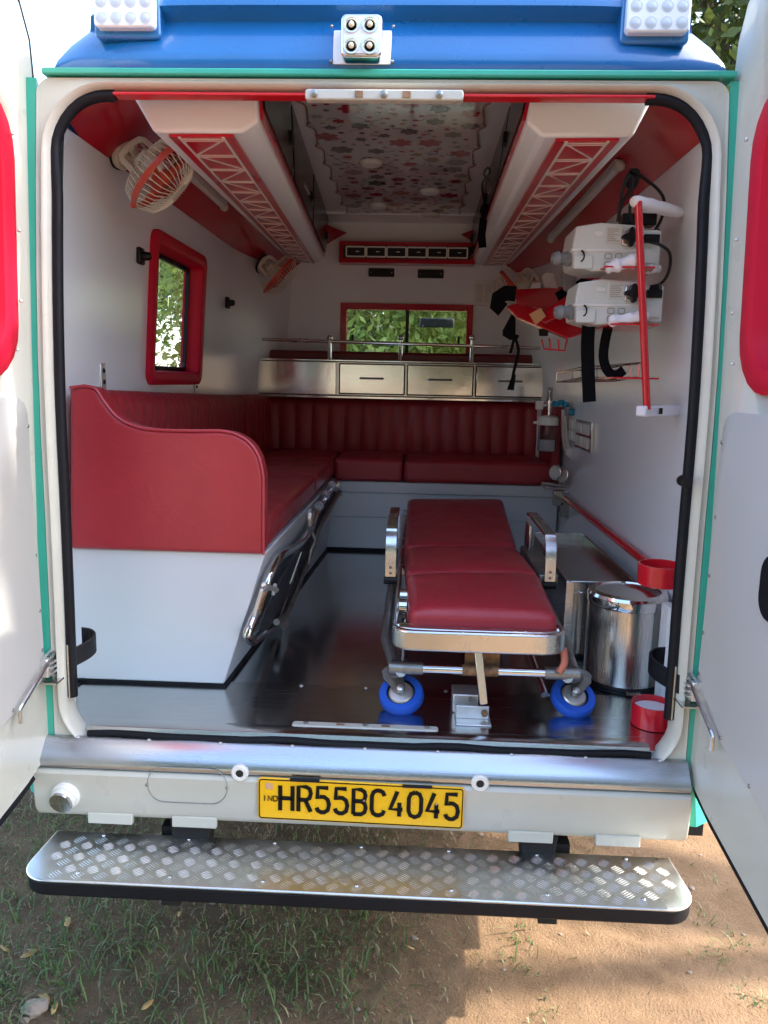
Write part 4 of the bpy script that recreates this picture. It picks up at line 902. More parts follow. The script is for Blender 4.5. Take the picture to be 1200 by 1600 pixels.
# spine board / red tray with straps
SPY = 1.05
SP = thing('spine_board', 'glossy red folded rescue board strapped on the wall with hanging black belts', 'spine board', U(850, 500, Y=SPY))
def poly(pts, dy, Y): return [U(x, y, Y=Y+d) for (x, y), d in zip(pts, dy)]
B().prism(poly([(806, 455), (903, 450), (905, 470), (860, 486), (806, 475)], (.0, .25, .25, .05, 0), SPY), (.01, .03, .012)).build('board_wing', 'red_paint', SP, bevel=.004)
B().prism(poly([(806, 474), (860, 486), (935, 505), (925, 517), (888, 529), (808, 496), (792, 478)], (0, .05, .0, .0, -.02, -.02, 0), SPY), (.0, .05, .0)).build('board_panel', 'red_paint', SP, bevel=.004)
B().prism(poly([(905, 452), (846, 487), (838, 496), (850, 505), (915, 478), (925, 460)], (0, -.04, -.05, -.05, -.03, 0), SPY-.06), (0, .02, -.004)).build('board_brace', 'red_paint', SP, bevel=.004)
B().prism(poly([(827, 491), (845, 481), (853, 494), (837, 508)], (0, 0, 0, 0), SPY-.125), (0, .004, 0)).build('paper_tag', 'tan_paper', SP)
B().prism(poly([(860, 486), (925, 462), (935, 505), (900, 520)], (.05, .05, .0, .0), SPY+.02), (0, .02, 0)).build('board_panel', 'red_paint', SP, bevel=.004)
B().flat([U(x, y, Y=SPY-.04) for x, y in ((806, 459), (790, 458), (778, 466), (776, 476), (786, 484))], .05, .004, (0, 1, .2)).build('strap_loop', 'black_fabric', SP)
B().prism(poly([(800, 490), (806, 496), (806, 522), (812, 524), (809, 530), (798, 531), (786, 524), (786, 516)], [0]*8, SPY-.03), (0, .02, 0)).build('strap_pad', 'black_fabric', SP, bevel=.003)
for q in ([(803, 530), (800, 542), (797, 552)], [(805, 528), (810, 545), (808, 560), (803, 580), (798, 607)]):
    B().flat(smooth([U(x, y, Y=SPY-.03) for x, y in q], 4), .010, .002, (0, 1, 0)).build('belt', 'black_fabric', SP)
B().prism(poly([(802, 582), (806, 586), (803, 610), (792, 609)], [0]*4, SPY-.03), (0, .003, 0)).build('belt_end', 'black_fabric', SP)
B().prism(poly([(842, 514), (858, 514), (856, 525), (843, 525)], [0]*4, SPY), (0, .01, 0)).build('buckle', 'black_plastic', SP)
B().flat(smooth([U(x, y, Y=SPY+.02) for x, y in ((870, 464), (884, 455), (905, 445), (925, 430))], 4), .03, .003, (0, 1, .3)).build('belt', 'black_fabric', SP)
wire = B()
for q in ([(846, 530), (850, 545), (882, 548), (886, 530)], [(858, 528), (860, 544)], [(872, 530), (873, 546)]): wire.tube([U(x, y, Y=SPY+.02) for x, y in q], .0035, 6)
wire.build('support_wire', 'red_paint', SP)
# long black belts hanging below the units
for (q, wd, lab) in (([(920, 508), (918, 540), (919, 580), (921, 628)], .036, 'wide black belt hanging straight from the lower white unit'), ([(951, 508), (945, 535), (943, 560), (950, 580), (962, 586), (975, 578)], .026, 'black belt curling below the lower white unit')):
    o = B().flat(smooth([U(x, y, Y=.50) for x, y in q], 5), wd, .003, (0, 1, 0)).build('hanging_belt', 'black_fabric'); tag(o, lab, 'belt')
# wire basket
WB = thing('wire_basket', 'chrome wire basket on the wall below the spine board', 'basket', U(930, 585, X=.80))
bw = B(); a = [U(870, 597, X=.74), U(962, 595, X=.74), U(998, 590, X=.80), U(908, 590, X=.80)]
top_ = [p+V((0, 0, .045)) for p in a]
for l in (a, top_): bw.tube(l, .0035, 6, closed=True)
for i in range(4):
    for k in (0, .33, .66): bw.tube([a[i].lerp(a[(i+1) % 4], k), top_[i].lerp(top_[(i+1) % 4], k)], .0028, 5)
for k in (.2, .4, .6, .8): bw.tube([a[0].lerp(a[1], k), a[3].lerp(a[2], k)], .0025, 5)
bw.build('wire_frame', 'chrome', WB)
B().tube(smooth([U(872, 582, X=.74), U(876, 577, X=.74), U(880, 584, X=.74), U(886, 578, X=.74)], 4), .003, 6).build('hook', 'chrome', WB)
# small items on the shelf behind (papers and box)
tag(B().prism([U(x, y, Y=1.2) for x, y in ((846, 432), (853, 426), (862, 455), (852, 456))], (.03, .02, 0)).build('notice_card', 'label_paper'), 'pale card leaning behind the red spine board', 'card')
tag(B().prism([U(x, y, Y=1.3) for x, y in ((832, 442), (845, 440), (846, 455), (833, 455))], (0, .05, 0)).build('small_box', 'white_plastic', bevel=.004), 'small white box beside the card behind the spine board', 'box')
tag(B().prism([U(x, y, Y=.95) for x, y in ((875, 428), (894, 412), (897, 450), (880, 455))], (.02, .05, 0)).build('grey_case', 'nozzle_grey', bevel=.006), 'small grey case tucked between the white units and the red wall', 'case')
# humidifier bottle and flow meter
HYY = 1.95
HM = thing('humidifier_bottle', 'clear oxygen humidifier bottle with flow tube on the wall outlet', 'humidifier', U(854, 705, Y=HYY))
q = U(854, 706, Y=HYY); rb = (U(869, 680, Y=HYY).x-U(839, 680, Y=HYY).x)/2; zt = U(854, 664, Y=HYY).z
B().lathe([(.001, 0), (rb*.85, 0), (rb, .012), (rb, zt-q.z)], q, (0, 0, 1), 20).build('bottle', 'bottle_clear', HM)
B().lathe([(.001, .004), (rb*.8, .005), (rb*.85, (zt-q.z)*.45), (.001, (zt-q.z)*.46)], q, (0, 0, 1), 18).build('fill', 'hose', HM)
B().lathe([(rb*1.05, 0), (rb*1.05, .03), (rb*.9, .04), (.02, .045)], V((q.x, q.y, zt)), (0, 0, 1), 22).build('lid', 'white_plastic', HM)
B().cbox((q.x-rb*1.1, q.y, zt+.01), (.04, .015, .012)).build('lid_spout', 'white_plastic', HM, bevel=.003)
B().cyl((q.x, q.y, zt+.04), (q.x, q.y, zt+.12), .012, n=12).build('stem', 'chrome', HM)
B().cyl((q.x, q.y, zt+.11), (q.x, q.y, U(854, 605, Y=HYY).z), .013, n=14).build('flow_tube', 'bottle_clear', HM)
B().cyl((q.x, q.y, zt+.11), (q.x, q.y, U(854, 608, Y=HYY).z), .004, n=8).build('float_rod', 'alu', HM)
B().lathe([(.02, 0), (.02, .012)], (q.x, q.y, zt+.10), (0, 0, 1), 16).build('collar', 'chrome', HM)
zm = zt+.09
B().cbox((q.x-.045, q.y, zm), (.035, .03, .04)).build('flow_knob', 'white_plastic', HM, bevel=.006)
B().cyl((q.x-.03, q.y, zm), (q.x+.13, q.y+.02, zm+.004), .009, n=10).build('manifold', 'chrome', HM)
for px, py in ((869, 631), (877, 629), (884, 632)):
    p = U(px, py, Y=HYY); B().lathe([(.013, -.012), (.015, -.008), (.015, .008), (.012, .012)], p, (0, 0, 1), 12).build('valve_knob', 'cyan_plastic', HM); B().cyl(p+V((0, 0, -.012)), V((p.x, p.y, zm)), .006, n=8).build('valve_stem', 'chrome', HM)
p = U(894, 644, Y=HYY-.02); B().lathe([(.014, -.016), (.016, -.01), (.016, .01), (.010, .014)], p, (1, -.2, 0), 12).build('valve_knob', 'cyan_plastic', HM)
# hoses
HO = thing('oxygen_hose', 'white oxygen hoses running down from the valves to the regulator', 'hose', U(885, 740, Y=HYY))
for q_ in ([(880, 640), (880, 675), (884, 705), (897, 718), (905, 712)], [(883, 650), (886, 690), (893, 708), (897, 730), (892, 752)], [(902, 715), (905, 735), (896, 758), (884, 768), (876, 766)]):
    B().tube([U(x, y, Y=HYY) for x, y in q_], .0085, 8, sm=5).build('hose', 'hose', HO)
B().cbox(U(889, 706, Y=HYY), (.03, .02, .03)).build('clip', 'white_plastic', HO)
# regulator on the cylinder cabinet end
RG = thing('pressure_regulator', 'chrome pressure regulator with two round gauges beside the bench', 'regulator', U(875, 790, Y=HYY))
for px, py in ((871, 738), (882, 742)):
    p = U(px, py, Y=HYY-.03); g_ = B().lathe([(.034, 0), (.036, .02), (.032, .022), (.030, .019), (.001, .019)], p, (-.75, -.65, .05), 24).build('gauge', 'alu', RG)
    B().lathe([(.030, .0195), (.001, .0198)], p, (-.75, -.65, .05), 24).build('gauge_face', 'label_paper', g_)
B().cyl(U(845, 755, Y=HYY-.04), U(890, 760, Y=HYY), .009, n=10).build('body', 'chrome', RG); B().cyl(U(850, 762, Y=HYY-.05), U(888, 764, Y=HYY), .008, n=10).build('inlet', 'chrome', RG)
B().cyl(U(876, 800, Y=HYY), U(876, 752, Y=HYY), .012, n=12).build('stem', 'dull_metal', RG)
B().cbox(U(872, 778, Y=HYY), (.05, .03, .07)).build('bracket', 'steel', RG, bevel=.003); B().cbox(U(886, 796, Y=HYY), (.07, .03, .075)).build('bracket', 'steel', RG, bevel=.003)
# wall socket panels
def wallpanel(px0, px1, py0, py1, name, label, cells):
    a = U(px0, py0, X=.826); b3 = U(px1, py1, X=.826); Y0, Y1 = b3.y, a.y; z0, z1 = min(a.z, b3.z)-.0, max(a.z, b3.z)
    t = thing(name, label, 'socket', V((.822, (Y0+Y1)/2, z0)))
    B().box((.812, Y0, z0), (.829, Y1, z1)).build('back_plate', 'steel' if cells else 'white_plastic', t, bevel=.003)
    for j in range(2):
        for i in range(2): B().box((.806, Y0+(Y1-Y0)*(.12+.42*i), z0+(z1-z0)*(.1+.45*j)), (.813, Y0+(Y1-Y0)*(.46+.42*i), z0+(z1-z0)*(.46+.45*j))).build('socket_module', 'white_plastic', t, bevel=.002)
    return t
wallpanel(905, 927, 655, 708, 'socket_panel', 'white wall socket plate in a steel frame near the oxygen valves', 1)
wallpanel(884, 902, 650, 690, 'outlet_panel', 'small grey outlet plate behind the oxygen hoses', 0)
# red wall rail
q0, q1 = U(890, 779, X=.815), U(1040, 880, X=.815)
q0 = V((.81, 1.95, 1.045)); q1 = V((.81, .50, 1.045))
o = B().tube([q0, q1], .014, 12).build('wall_rail', 'red_paint'); tag(o, 'long red rail along the foot of the equipment wall', 'rail')
# steel cylinder cabinet
ST = thing('steel_locker', 'low stainless steel locker with rimmed top behind the pedal bin', 'locker', (.66, .9, FZ))
lx0, lx1, ly0, ly1, lz = .563, .775, .58, 1.30, .995
B().box((lx0, ly0, FZ+.002), (lx1, ly1, lz-.02)).build('body', 'steel', ST, bevel=.003)
b2 = B()
for lo_, hi_ in (((lx0-.002, ly0-.004, lz-.04), (lx0+.010, ly1, lz)), ((lx1-.012, ly0-.004, lz-.04), (lx1, ly1, lz)), ((lx0+.010, ly0-.004, lz-.04), (lx1-.012, ly0+.010, lz)), ((lx0+.010, ly1-.01, lz-.04), (lx1-.012, ly1, lz+.01))): b2.box(lo_, hi_)
b2.build('top_rim', 'steel_x', ST, bevel=.002)
B().box((lx0-.004, ly0-.010, FZ+.002), (lx0+.022, ly0, lz-.002)).build('corner_post', 'steel_x', ST, bevel=.002)
B().box((lx0+.035, ly0-.016, FZ+.04), (lx0+.050, ly0, lz-.03)).build('door_edge', 'steel_x', ST, bevel=.003)
# bin
bc = V((.712, .462, FZ)); br_ = .108
BN = thing('pedal_bin', 'round stainless steel pedal bin with black base on the floor', 'bin', bc)
B().lathe([(br_*1.03, .001), (br_*1.05, .004), (br_*1.05, .014), (br_*.99, .02)], bc, (0, 0, 1), 40).build('base_ring', 'black_plastic', BN)
B().lathe([(br_*.99, .016), (br_, .03), (br_, .235)], bc, (0, 0, 1), 56).build('body', 'steel_bin', BN, ang=60)
LD = B().lathe([(br_*1.015, .236), (br_*1.03, .240), (br_*1.03, .262), (br_*.99, .270), (br_*.84, .274), (br_*.82, .270), (br_*.78, .270), (.001, .276)], bc, (0, 0, 1), 56).build('lid', 'chrome', BN, ang=25)
B().box((bc.x-.02, bc.y-br_*1.2, FZ+.008), (bc.x+.02, bc.y-br_*.95, FZ+.014)).build('pedal', 'steel', BN)
# red cylinder holder: upper ring and floor cup with white pad, white back panel
CH = thing('cylinder_holder', 'red upper ring and floor cup bracket for a gas cylinder by the door jamb', 'holder', (.72, .2, FZ))
def cup(px, py, Y, r, h, name, fill):
    c = U(px, py, Y=Y); c.y = Y+r*.0
    B().lathe([(r, 0), (r, h), (r-.004, h), (r-.004, .004)], c, (0, 0, 1), 36, caps=False).build(name, 'red_paint', CH, ang=40)
    if fill: B().lathe([(.001, .001), (r-.005, .001), (r-.005, h*.72), (.001, h*.74)], c, (0, 0, 1), 30).build('white_pad', 'foam', CH)
    return c
r_up = .058
c_ = U(1032, 912, Y=.26); 
B().lathe([(r_up, 0), (r_up, .052), (r_up-.004, .052), (r_up-.004, 0)], c_, (0, 0, 1), 36, caps=False).build('upper_ring', 'red_paint', CH, ang=40)
cc_ = V((.712, .170, FZ+.006))
B().lathe([(.052, 0), (.052, .055), (.048, .055), (.048, .004), (.001, .004)], cc_, (0, 0, 1), 36).build('floor_cup', 'red_paint', CH, ang=40)
B().lathe([(.047, .005), (.047, .040), (.001, .042)], cc_, (0, 0, 1), 30).build('white_pad', 'foam', CH)
B().box((.775, .30, FZ+.002), (.80, .36, 1.0)).build('back_plate', 'white_laminate', CH, bevel=.003)
B().bar(c_+V((r_up-.004, 0, .02)), V((.829, c_.y+.02, c_.z+.02)), .006, .04).build('ring_bracket', 'red_paint', CH)
# ================================================================== stretcher trolley
TZ = .955
TR = thing('stretcher_trolley', 'wheeled steel stretcher trolley with red padded mattress and blue castors', 'stretcher', (.28, 1.0, FZ))
mt = 1.03                                                          # mattress top
def msec(pxs, pys, z): return U(pxs, pys, Z=z)
rowsM = [((640, 868), 942, mt), ((636, 842), 893, mt), ((632, 808), 850, mt), ((637, 786), 782, mt+.0)]
mp_ = [(U(a, y, Z=z), U(b_, y, Z=z)) for (a, b_), y, z in rowsM]
xl_m = [.080, .078, .066, .054]; 
def mattress(i, dz0, dz1):
    (l0, r0_), (l1, r1_) = mp_[i], mp_[i+1]; b2 = B(); nx_, ny_ = 10, 8
    if i == 0: l0 = V((l0.x, .155, l0.z)); r0_ = V((r0_.x, .155, r0_.z))
    g = []; 
    for j in range(ny_+1):
        t = j/ny_; a = l0.lerp(l1, t); c = r0_.lerp(r1_, t); row = []
        for k in range(nx_+1):
            u = k/nx_; cr_ = .014*(1-(2*u-1)**4)*(1-(2*t-1)**6)
            p = a.lerp(c, u); row.append(V((p.x, p.y+ (0.004 if j == 0 else -.004 if j == ny_ else 0), mt-.012+dz0+(dz1-dz0)*t+cr_)))
        g.append(row)
    b2.loft(g, closed=False); b2.loft([[p+V((0, 0, -.062)) for p in r] for r in g], closed=False)
    rim = g[0]+[r[-1] for r in g[1:]]+g[-1][::-1][1:]+[r[0] for r in g[::-1]][1:-1]
    b2.loft([[p+V((0, 0, -.062)) for p in rim], rim], caps=False)
    MS = b2.build('mattress_section', 'vinyl', TR, bevel=.022, seg=5, weld=.0004, ang=70)
    B().tube([p+V((0, 0, -.05)) for p in rim], .0022, 5, closed=True).build('seam', 'piping', MS)
    return MS
for i, (a, b_) in enumerate(((-.004, .010), (.010, .004), (.010, .022))): mattress(i, a, b_)
# near handle loop and long frame tubes
xl_, xr_ = .058, .472; yN = .105
hp = [(xl_, .80), (xl_, .25)] + [(xl_+.05-.05*math.cos(R(a)), yN+.05-.05*math.sin(R(a))) for a in (0, 22, 45, 68, 90)] + [(xr_-.05+.05*math.sin(R(a)), yN+.05-.05*math.cos(R(a))) for a in (0, 22, 45, 68, 90)] + [(xr_, .25), (xr_+.0, .80)]
b2 = B(); lo = []
hpv = [V((x, y, TZ)) for x, y in hp]
for i, p in enumerate(hpv):
    a = (hpv[min(i+1, len(hpv)-1)]-hpv[max(i-1, 0)]).normalized(); u = V((a.y, -a.x, 0))
    f = 1 if 2 <= i <= 11 else .7
    lo.append([p+u*.008+V((0, 0, .026*f)), p-u*.008+V((0, 0, .026*f)), p-u*.008+V((0, 0, -.026*f)), p+u*.008+V((0, 0, -.026*f))])
b2.loft(lo).build('handle_loop', 'alu', TR, bevel=.006, seg=3)
for x in (xl_, xr_):
    B().tube([V((x, .78, TZ)), V((x+(.0), 1.95, TZ))], .015, 12).build('side_tube', 'alu', TR)
B().tube([V((xl_, 1.95, TZ)), V((xr_, 1.95, TZ))], .015, 12).build('end_tube', 'alu', TR)
B().tube([V((xl_, .17, TZ+.012)), V((xr_, .17, TZ+.012))], .012, 12).build('cross_tube', 'chrome', TR)
B().flat(smooth([V((xl_+.03, .17, TZ+.016)), V((xl_+.05, .145, TZ+.016)), V((xr_-.05, .145, TZ+.016)), V((xr_-.03, .17, TZ+.016))], 3), .03, .012, (0, 0, 1)).build('mattress_tray', 'alu', TR, bevel=.003)
for y in (.55, 1.0, 1.5): B().tube([V((xl_, y, TZ-.01)), V((xr_, y, TZ-.01))], .010, 10).build('cross_tube', 'dull_metal', TR)
for y in (.32, .42): B().lathe([(.022, -.01), (.022, .01)], V((xl_+.018, y, TZ+.02)), (1, 0, 0), 16).build('pivot', 'chrome', TR)
# side rails folded: flat arch bars
def archbar(x, y0, y1, zt, zb0, zb1, m='alu'):
    pts = [V((x, y0, zb0)), V((x, y0+.005, zt-.05)), V((x, y0+.03, zt-.008)), V((x, y0+.07, zt)), V((x, y1-.06, zt+.002)), V((x, y1-.02, zt-.015)), V((x, y1, zb1))]
    o = B().flat(smooth(pts, 4), .010, .032, (1, 0, 0)).build('side_rail', m, TR, bevel=.002)
    for dz in (.012, .03): B().sphere((x, y0-.006, zb0+dz), .0045, (1, .5, 1), 8).build('rivet', 'dull_metal', o)
    B().lathe([(.013, -.02), (.013, .02)], (x, y0+.004, zb0-.012), (1, 0, 0), 14).build('rail_pivot', 'black_plastic', o)
    B().cyl((x+.0, y1-.03, zt-.05), (x, y1-.03, TZ), .008, n=8).build('rail_latch', 'dull_metal', o)
archbar(.032, .60, 1.05, 1.125, .985, 1.0); archbar(.515, .60, 1.05, 1.12, .985, 1.0)
B().box((.485, .62, .97), (.545, 1.05, 1.0)).build('rail_bracket', 'dull_metal', TR, bevel=.004)
B().box((.498, .95, 1.0), (.508, 1.02, 1.09)).build('rail_bracket', 'alu', TR, bevel=.003)
# folded legs
zc_ = .832; yc_ = .165
lL = U(608, 1046, Y=yc_); lR = U(905, 1050, Y=yc_); zc_ = (lL.z+lR.z)/2; lL.z = lR.z = zc_
B().tube([V((.036, .95, .945)), V((.034, .30, .885)), lL+V((.012, .02, .0))], .0155, 12).build('leg', 'dull_metal', TR)
B().tube([V((.505, .95, .945)), V((.512, .30, .885)), lR+V((-.012, .02, .0))], .0155, 12).build('leg', 'dull_metal', TR)
B().tube([V((.08, .42, .79)), V((.085, .34, .94))], .009, 10).build('strut', 'alu', TR); B().tube([V((.40, .55, .93)), V((.45, .22, .78))], .010, 10).build('strut', 'alu', TR)
B().cyl(lL, lR, .0115, n=14).build('axle_tube', 'chrome', TR)
for p, d in ((lL, 1), (lR, -1)): B().cyl(p, p+V((d*.085, 0, 0)), .0155, n=14).build('axle_sleeve', 'dull_metal', TR)
mx_ = U(722, 1050, Y=yc_).x; mx2 = U(778, 1050, Y=yc_).x
B().cyl((mx_, yc_, zc_), (mx2, yc_, zc_), .0145, n=14).build('weld_sleeve', 'rusty', TR)
B().box((U(727, 1030, Y=.17).x, .185, zc_-.01), (U(782, 1030, Y=.17).x, .19, zc_+.055)).build('gusset', 'rusty', TR)
a = U(748, 1018, Y=.15); b_ = U(754, 1096, Y=.13)
B().bar(U(747, 1015, Y=.15), U(756, 1100, Y=.125), .020, .014, up=(0, 1, 0)).build('lock_arm', 'alu', TR, bevel=.002)
B().tube(smooth([U(880, 1012, Y=.15), U(882, 1035, Y=.14), U(874, 1050, Y=.14)], 4), .009, 10).build('release_tube', 'pink_tube', TR)
def castor(px, py, ax, fork_from):
    c = U(px, py, Z=FZ+.040); ax = vec(ax).normalized(); r = .058; th = .015
    W = B().lathe([(r*.64, -th), (r*.94, -th), (r, -th*.6), (r, th*.6), (r*.94, th), (r*.64, th)], c, ax, 40, caps=False).build('castor', 'blue_rubber', TR, ang=50)
    B().lathe([(r*.64, -th*.8), (r*.64, th*.8), (r*.60, th*.9), (r*.56, th*.55)], c, ax, 36, caps=False).build('tyre_groove', 'black_plastic', W)
    B().lathe([(.001, -th*.7), (r*.58, -th*.7), (r*.58, th*.65), (r*.5, th*1.0), (r*.28, th*1.15), (.001, th*1.2)], c, ax, 32).build('rim', 'zinc', W, ang=30)
    lean = -1 if px < 760 else 1
    dr = V((lean*.45, .75, .55)); dr = (dr-ax*dr.dot(ax)).normalized(); sw = ax.cross(dr)
    for k in (1, -1):
        f1 = c+ax*k*(th+.010)
        out = [f1-dr*.012+sw*.006, f1-dr*.012-sw*.006, f1+dr*.0-sw*.014, f1+dr*.05-sw*.027, f1+dr*.066-sw*.022, f1+dr*.066+sw*.022, f1+dr*.05+sw*.027, f1+sw*.014]
        B().prism(out, ax*k*.003).build('fork', 'dull_metal', W, bevel=.001)
    tp = c+dr*.066
    B().loft([[tp+ax*a_*(th+.013)+sw*.024*math.cos(b4)+dr*.014*math.sin(b4) for b4 in [math.pi*i/8 for i in range(9)]] for a_ in (-1, 1)]).build('fork_crown', 'dull_metal', W)
    B().cyl(tp+dr*.008, vec(fork_from), .014, n=12).build('swivel', 'dull_metal', W)
    B().lathe([(.010, 0), (.010, .006), (.005, .009)], c+ax*(th+.013), ax, 6).build('axle_nut', 'zinc', W)
    B().cyl(c-ax*(th+.012), c+ax*(th+.012), .007, n=10).build('axle', 'zinc', W)
castor(627, 1086, (-.10, -.52, .82), lL+V((.03, -.01, -.006)))
castor(895, 1090, (.14, -.52, .82), lR+V((-.03, -.01, -.006)))
for x in (.10, .45):                                              # far castors, half hidden under the frame
    c = V((x, 1.55, FZ+.058)); W = B().lathe([(.036, -.015), (.054, -.015), (.058, -.009), (.058, .009), (.054, .015), (.036, .015)], c, (1, 0, 0), 28, caps=False).build('castor', 'blue_rubber', TR)
    B().lathe([(.001, -.012), (.036, -.012), (.036, .012), (.001, .012)], c, (1, 0, 0), 20).build('rim', 'zinc', W)
    B().tube([c+V((.02, 0, 0)), c+V((.02, .01, .1)), V((x, 1.55, TZ))], .008, 8).build('fork', 'dull_metal', W)
# floor lock
FLK = thing('floor_lock', 'white painted steel stretcher lock bolted to the floor edge', 'lock', U(740, 1133, Z=FZ+.004))
x0, x1 = U(707, 1090, Y=.2).x, U(741, 1090, Y=.2).x
B().box((x0, .19, FZ+.005), (x1+.01, .26, FZ+.055)).build('block', 'zinc', FLK, bevel=.003)
B().box((U(712, 1130, Y=.12).x, .115, FZ+.004), (U(768, 1130, Y=.12).x, .19, FZ+.008)).build('foot_plate', 'zinc', FLK, bevel=.002)
B().box((U(712, 1120, Y=.15).x, .15, FZ+.008), (U(764, 1120, Y=.15).x, .156, FZ+.042)).build('front_cheek', 'zinc', FLK, bevel=.002)
B().lathe([(.009, 0), (.009, .006)], (U(757, 1120, Y=.145).x, .149, FZ+.025), (0, -1, 0), 6).build('bolt', 'rusty', FLK)
for px, py in ((722, 1110), (735, 1092)): B().lathe([(.006, 0), (.006, .005)], U(px, py, Y=.187), (0, -1, 0), 6).build('bolt', 'dull_metal', FLK)
q = U(577, 1073, Z=FZ+.0045); o = B().prism([(q.x+.03*math.cos(a), q.y+.03*math.sin(a), FZ+.0005) for a in [6.283*i/24 for i in range(24)]], (0, 0, .0025)).build('floor_disc', 'alu'); tag(o, 'small flat metal disc on the steel floor beside a blue castor', 'disc')
# ================================================================== folded stretcher leaning on the bench
FS = thing('folded_stretcher', 'folded chrome tube stretcher leaning along the front of the side bench', 'stretcher', (-.33, 1.0, FZ))
def BSX(Y, z):                                                  # sloping bench front
    t = (Y-NY)/(2.06-NY); xb_ = -.411+(.076)*t; f = (z-FZ)/(1.11-FZ); return xb_+(BX-xb_)*f
def onb(px, py, off=.03):                                       # pixel -> point just off the bench front (a near vertical plane)
    X = -.30
    for _ in range(6):
        p = U(px, py, X=X); p.y = min(max(p.y, .2), 2.05); X = BSX(p.y, p.z)+off
    return U(px, py, X=X)
up_ = [(524, 754), (498, 793), (487, 822), (468, 850), (440, 868), (424, 893), (414, 920), (404, 948), (392, 978), (387, 992), (394, 1002), (406, 994), (424, 980), (432, 970), (444, 940), (456, 910)]
upv = [onb(x, y, .025) for x, y in up_]
B().tube(upv, .0135, 10, sm=4).build('frame_tube', 'chrome', FS)
lo_t = [(531, 768), (512, 800), (497, 828), (487, 860), (472, 900), (458, 935), (446, 960), (432, 972)]
B().tube([onb(x, y, .045) for x, y in lo_t], .011, 10, sm=4).build('frame_tube', 'dull_metal', FS)
B().tube([onb(x, y, .035) for x, y in ((527, 757), (533, 764), (531, 772))], .012, 10, sm=3).build('end_bend', 'chrome', FS)
for x, y in ((519, 758), (509, 774), (499, 790)): 
    p = onb(x, y, .03); B().lathe([(.018, -.008), (.018, .008)], p, V((.15, 1, -.25)), 14).build('tube_clip', 'alu', FS)
p0, p1 = onb(413, 918, .045), onb(400, 962, .045)
B().bar(p0, p1, .030, .010, up=(1, -.3, 0)).build('hinge_plate', 'zinc', FS, bevel=.003)
B().bar(p0.lerp(p1, .12), p0.lerp(p1, .8), .018, .016, up=(1, -.3, 0)).build('hinge_insert', 'tan_paper' if 0 else 'rusty', FS, bevel=.004)
B().cyl(onb(412, 914, .03), onb(432, 922, .06), .007, n=10).build('wing_bolt', 'zinc', FS); B().cyl(onb(430, 914, .05), onb(427, 928, .05), .006, n=8).build('wing_bolt', 'zinc', FS)
bk = [onb(483, 800, .06), onb(486, 830, .06)]
B().bar(bk[0], bk[1], .026, .014, up=(1, -.3, 0)).build('belt_buckle', 'nozzle_grey', FS, bevel=.005)
B().bar(onb(484, 806, .072), onb(485, 818, .072), .02, .01, up=(1, -.3, 0)).build('buckle_button', 'cream_plastic', FS, bevel=.003)
B().flat(smooth([onb(487, 830, .055), onb(492, 845, .055), onb(486, 860, .06), onb(483, 880, .06)], 4), .014, .002, (1, -.3, 0)).build('belt', 'cream_plastic', FS)
for q in ([(470, 862), (456, 905), (452, 912), (460, 890)], [(462, 902), (448, 940), (440, 960), (452, 925)]):
    B().prism([onb(x, y, .05) for x, y in q], (.004, 0, 0)).build('webbing', 'cream_plastic' if q[0][0] == 470 else 'black_plastic', FS)
# dark canvas between the tubes
cv = [onb(x, y, .028) for x, y in ((520, 765), (490, 820), (470, 855), (440, 900), (415, 950), (400, 990), (430, 972), (455, 930), (480, 880), (495, 830), (527, 772))]
B().prism(cv, (.003, 0, 0)).build('canvas', 'canvas_dark', FS)
B().prism([onb(x, y, .05) for x, y in ((436, 975), (444, 966), (452, 985), (455, 1000), (446, 992))], (.01, 0, 0)).build('foot_bracket', 'zinc', FS)
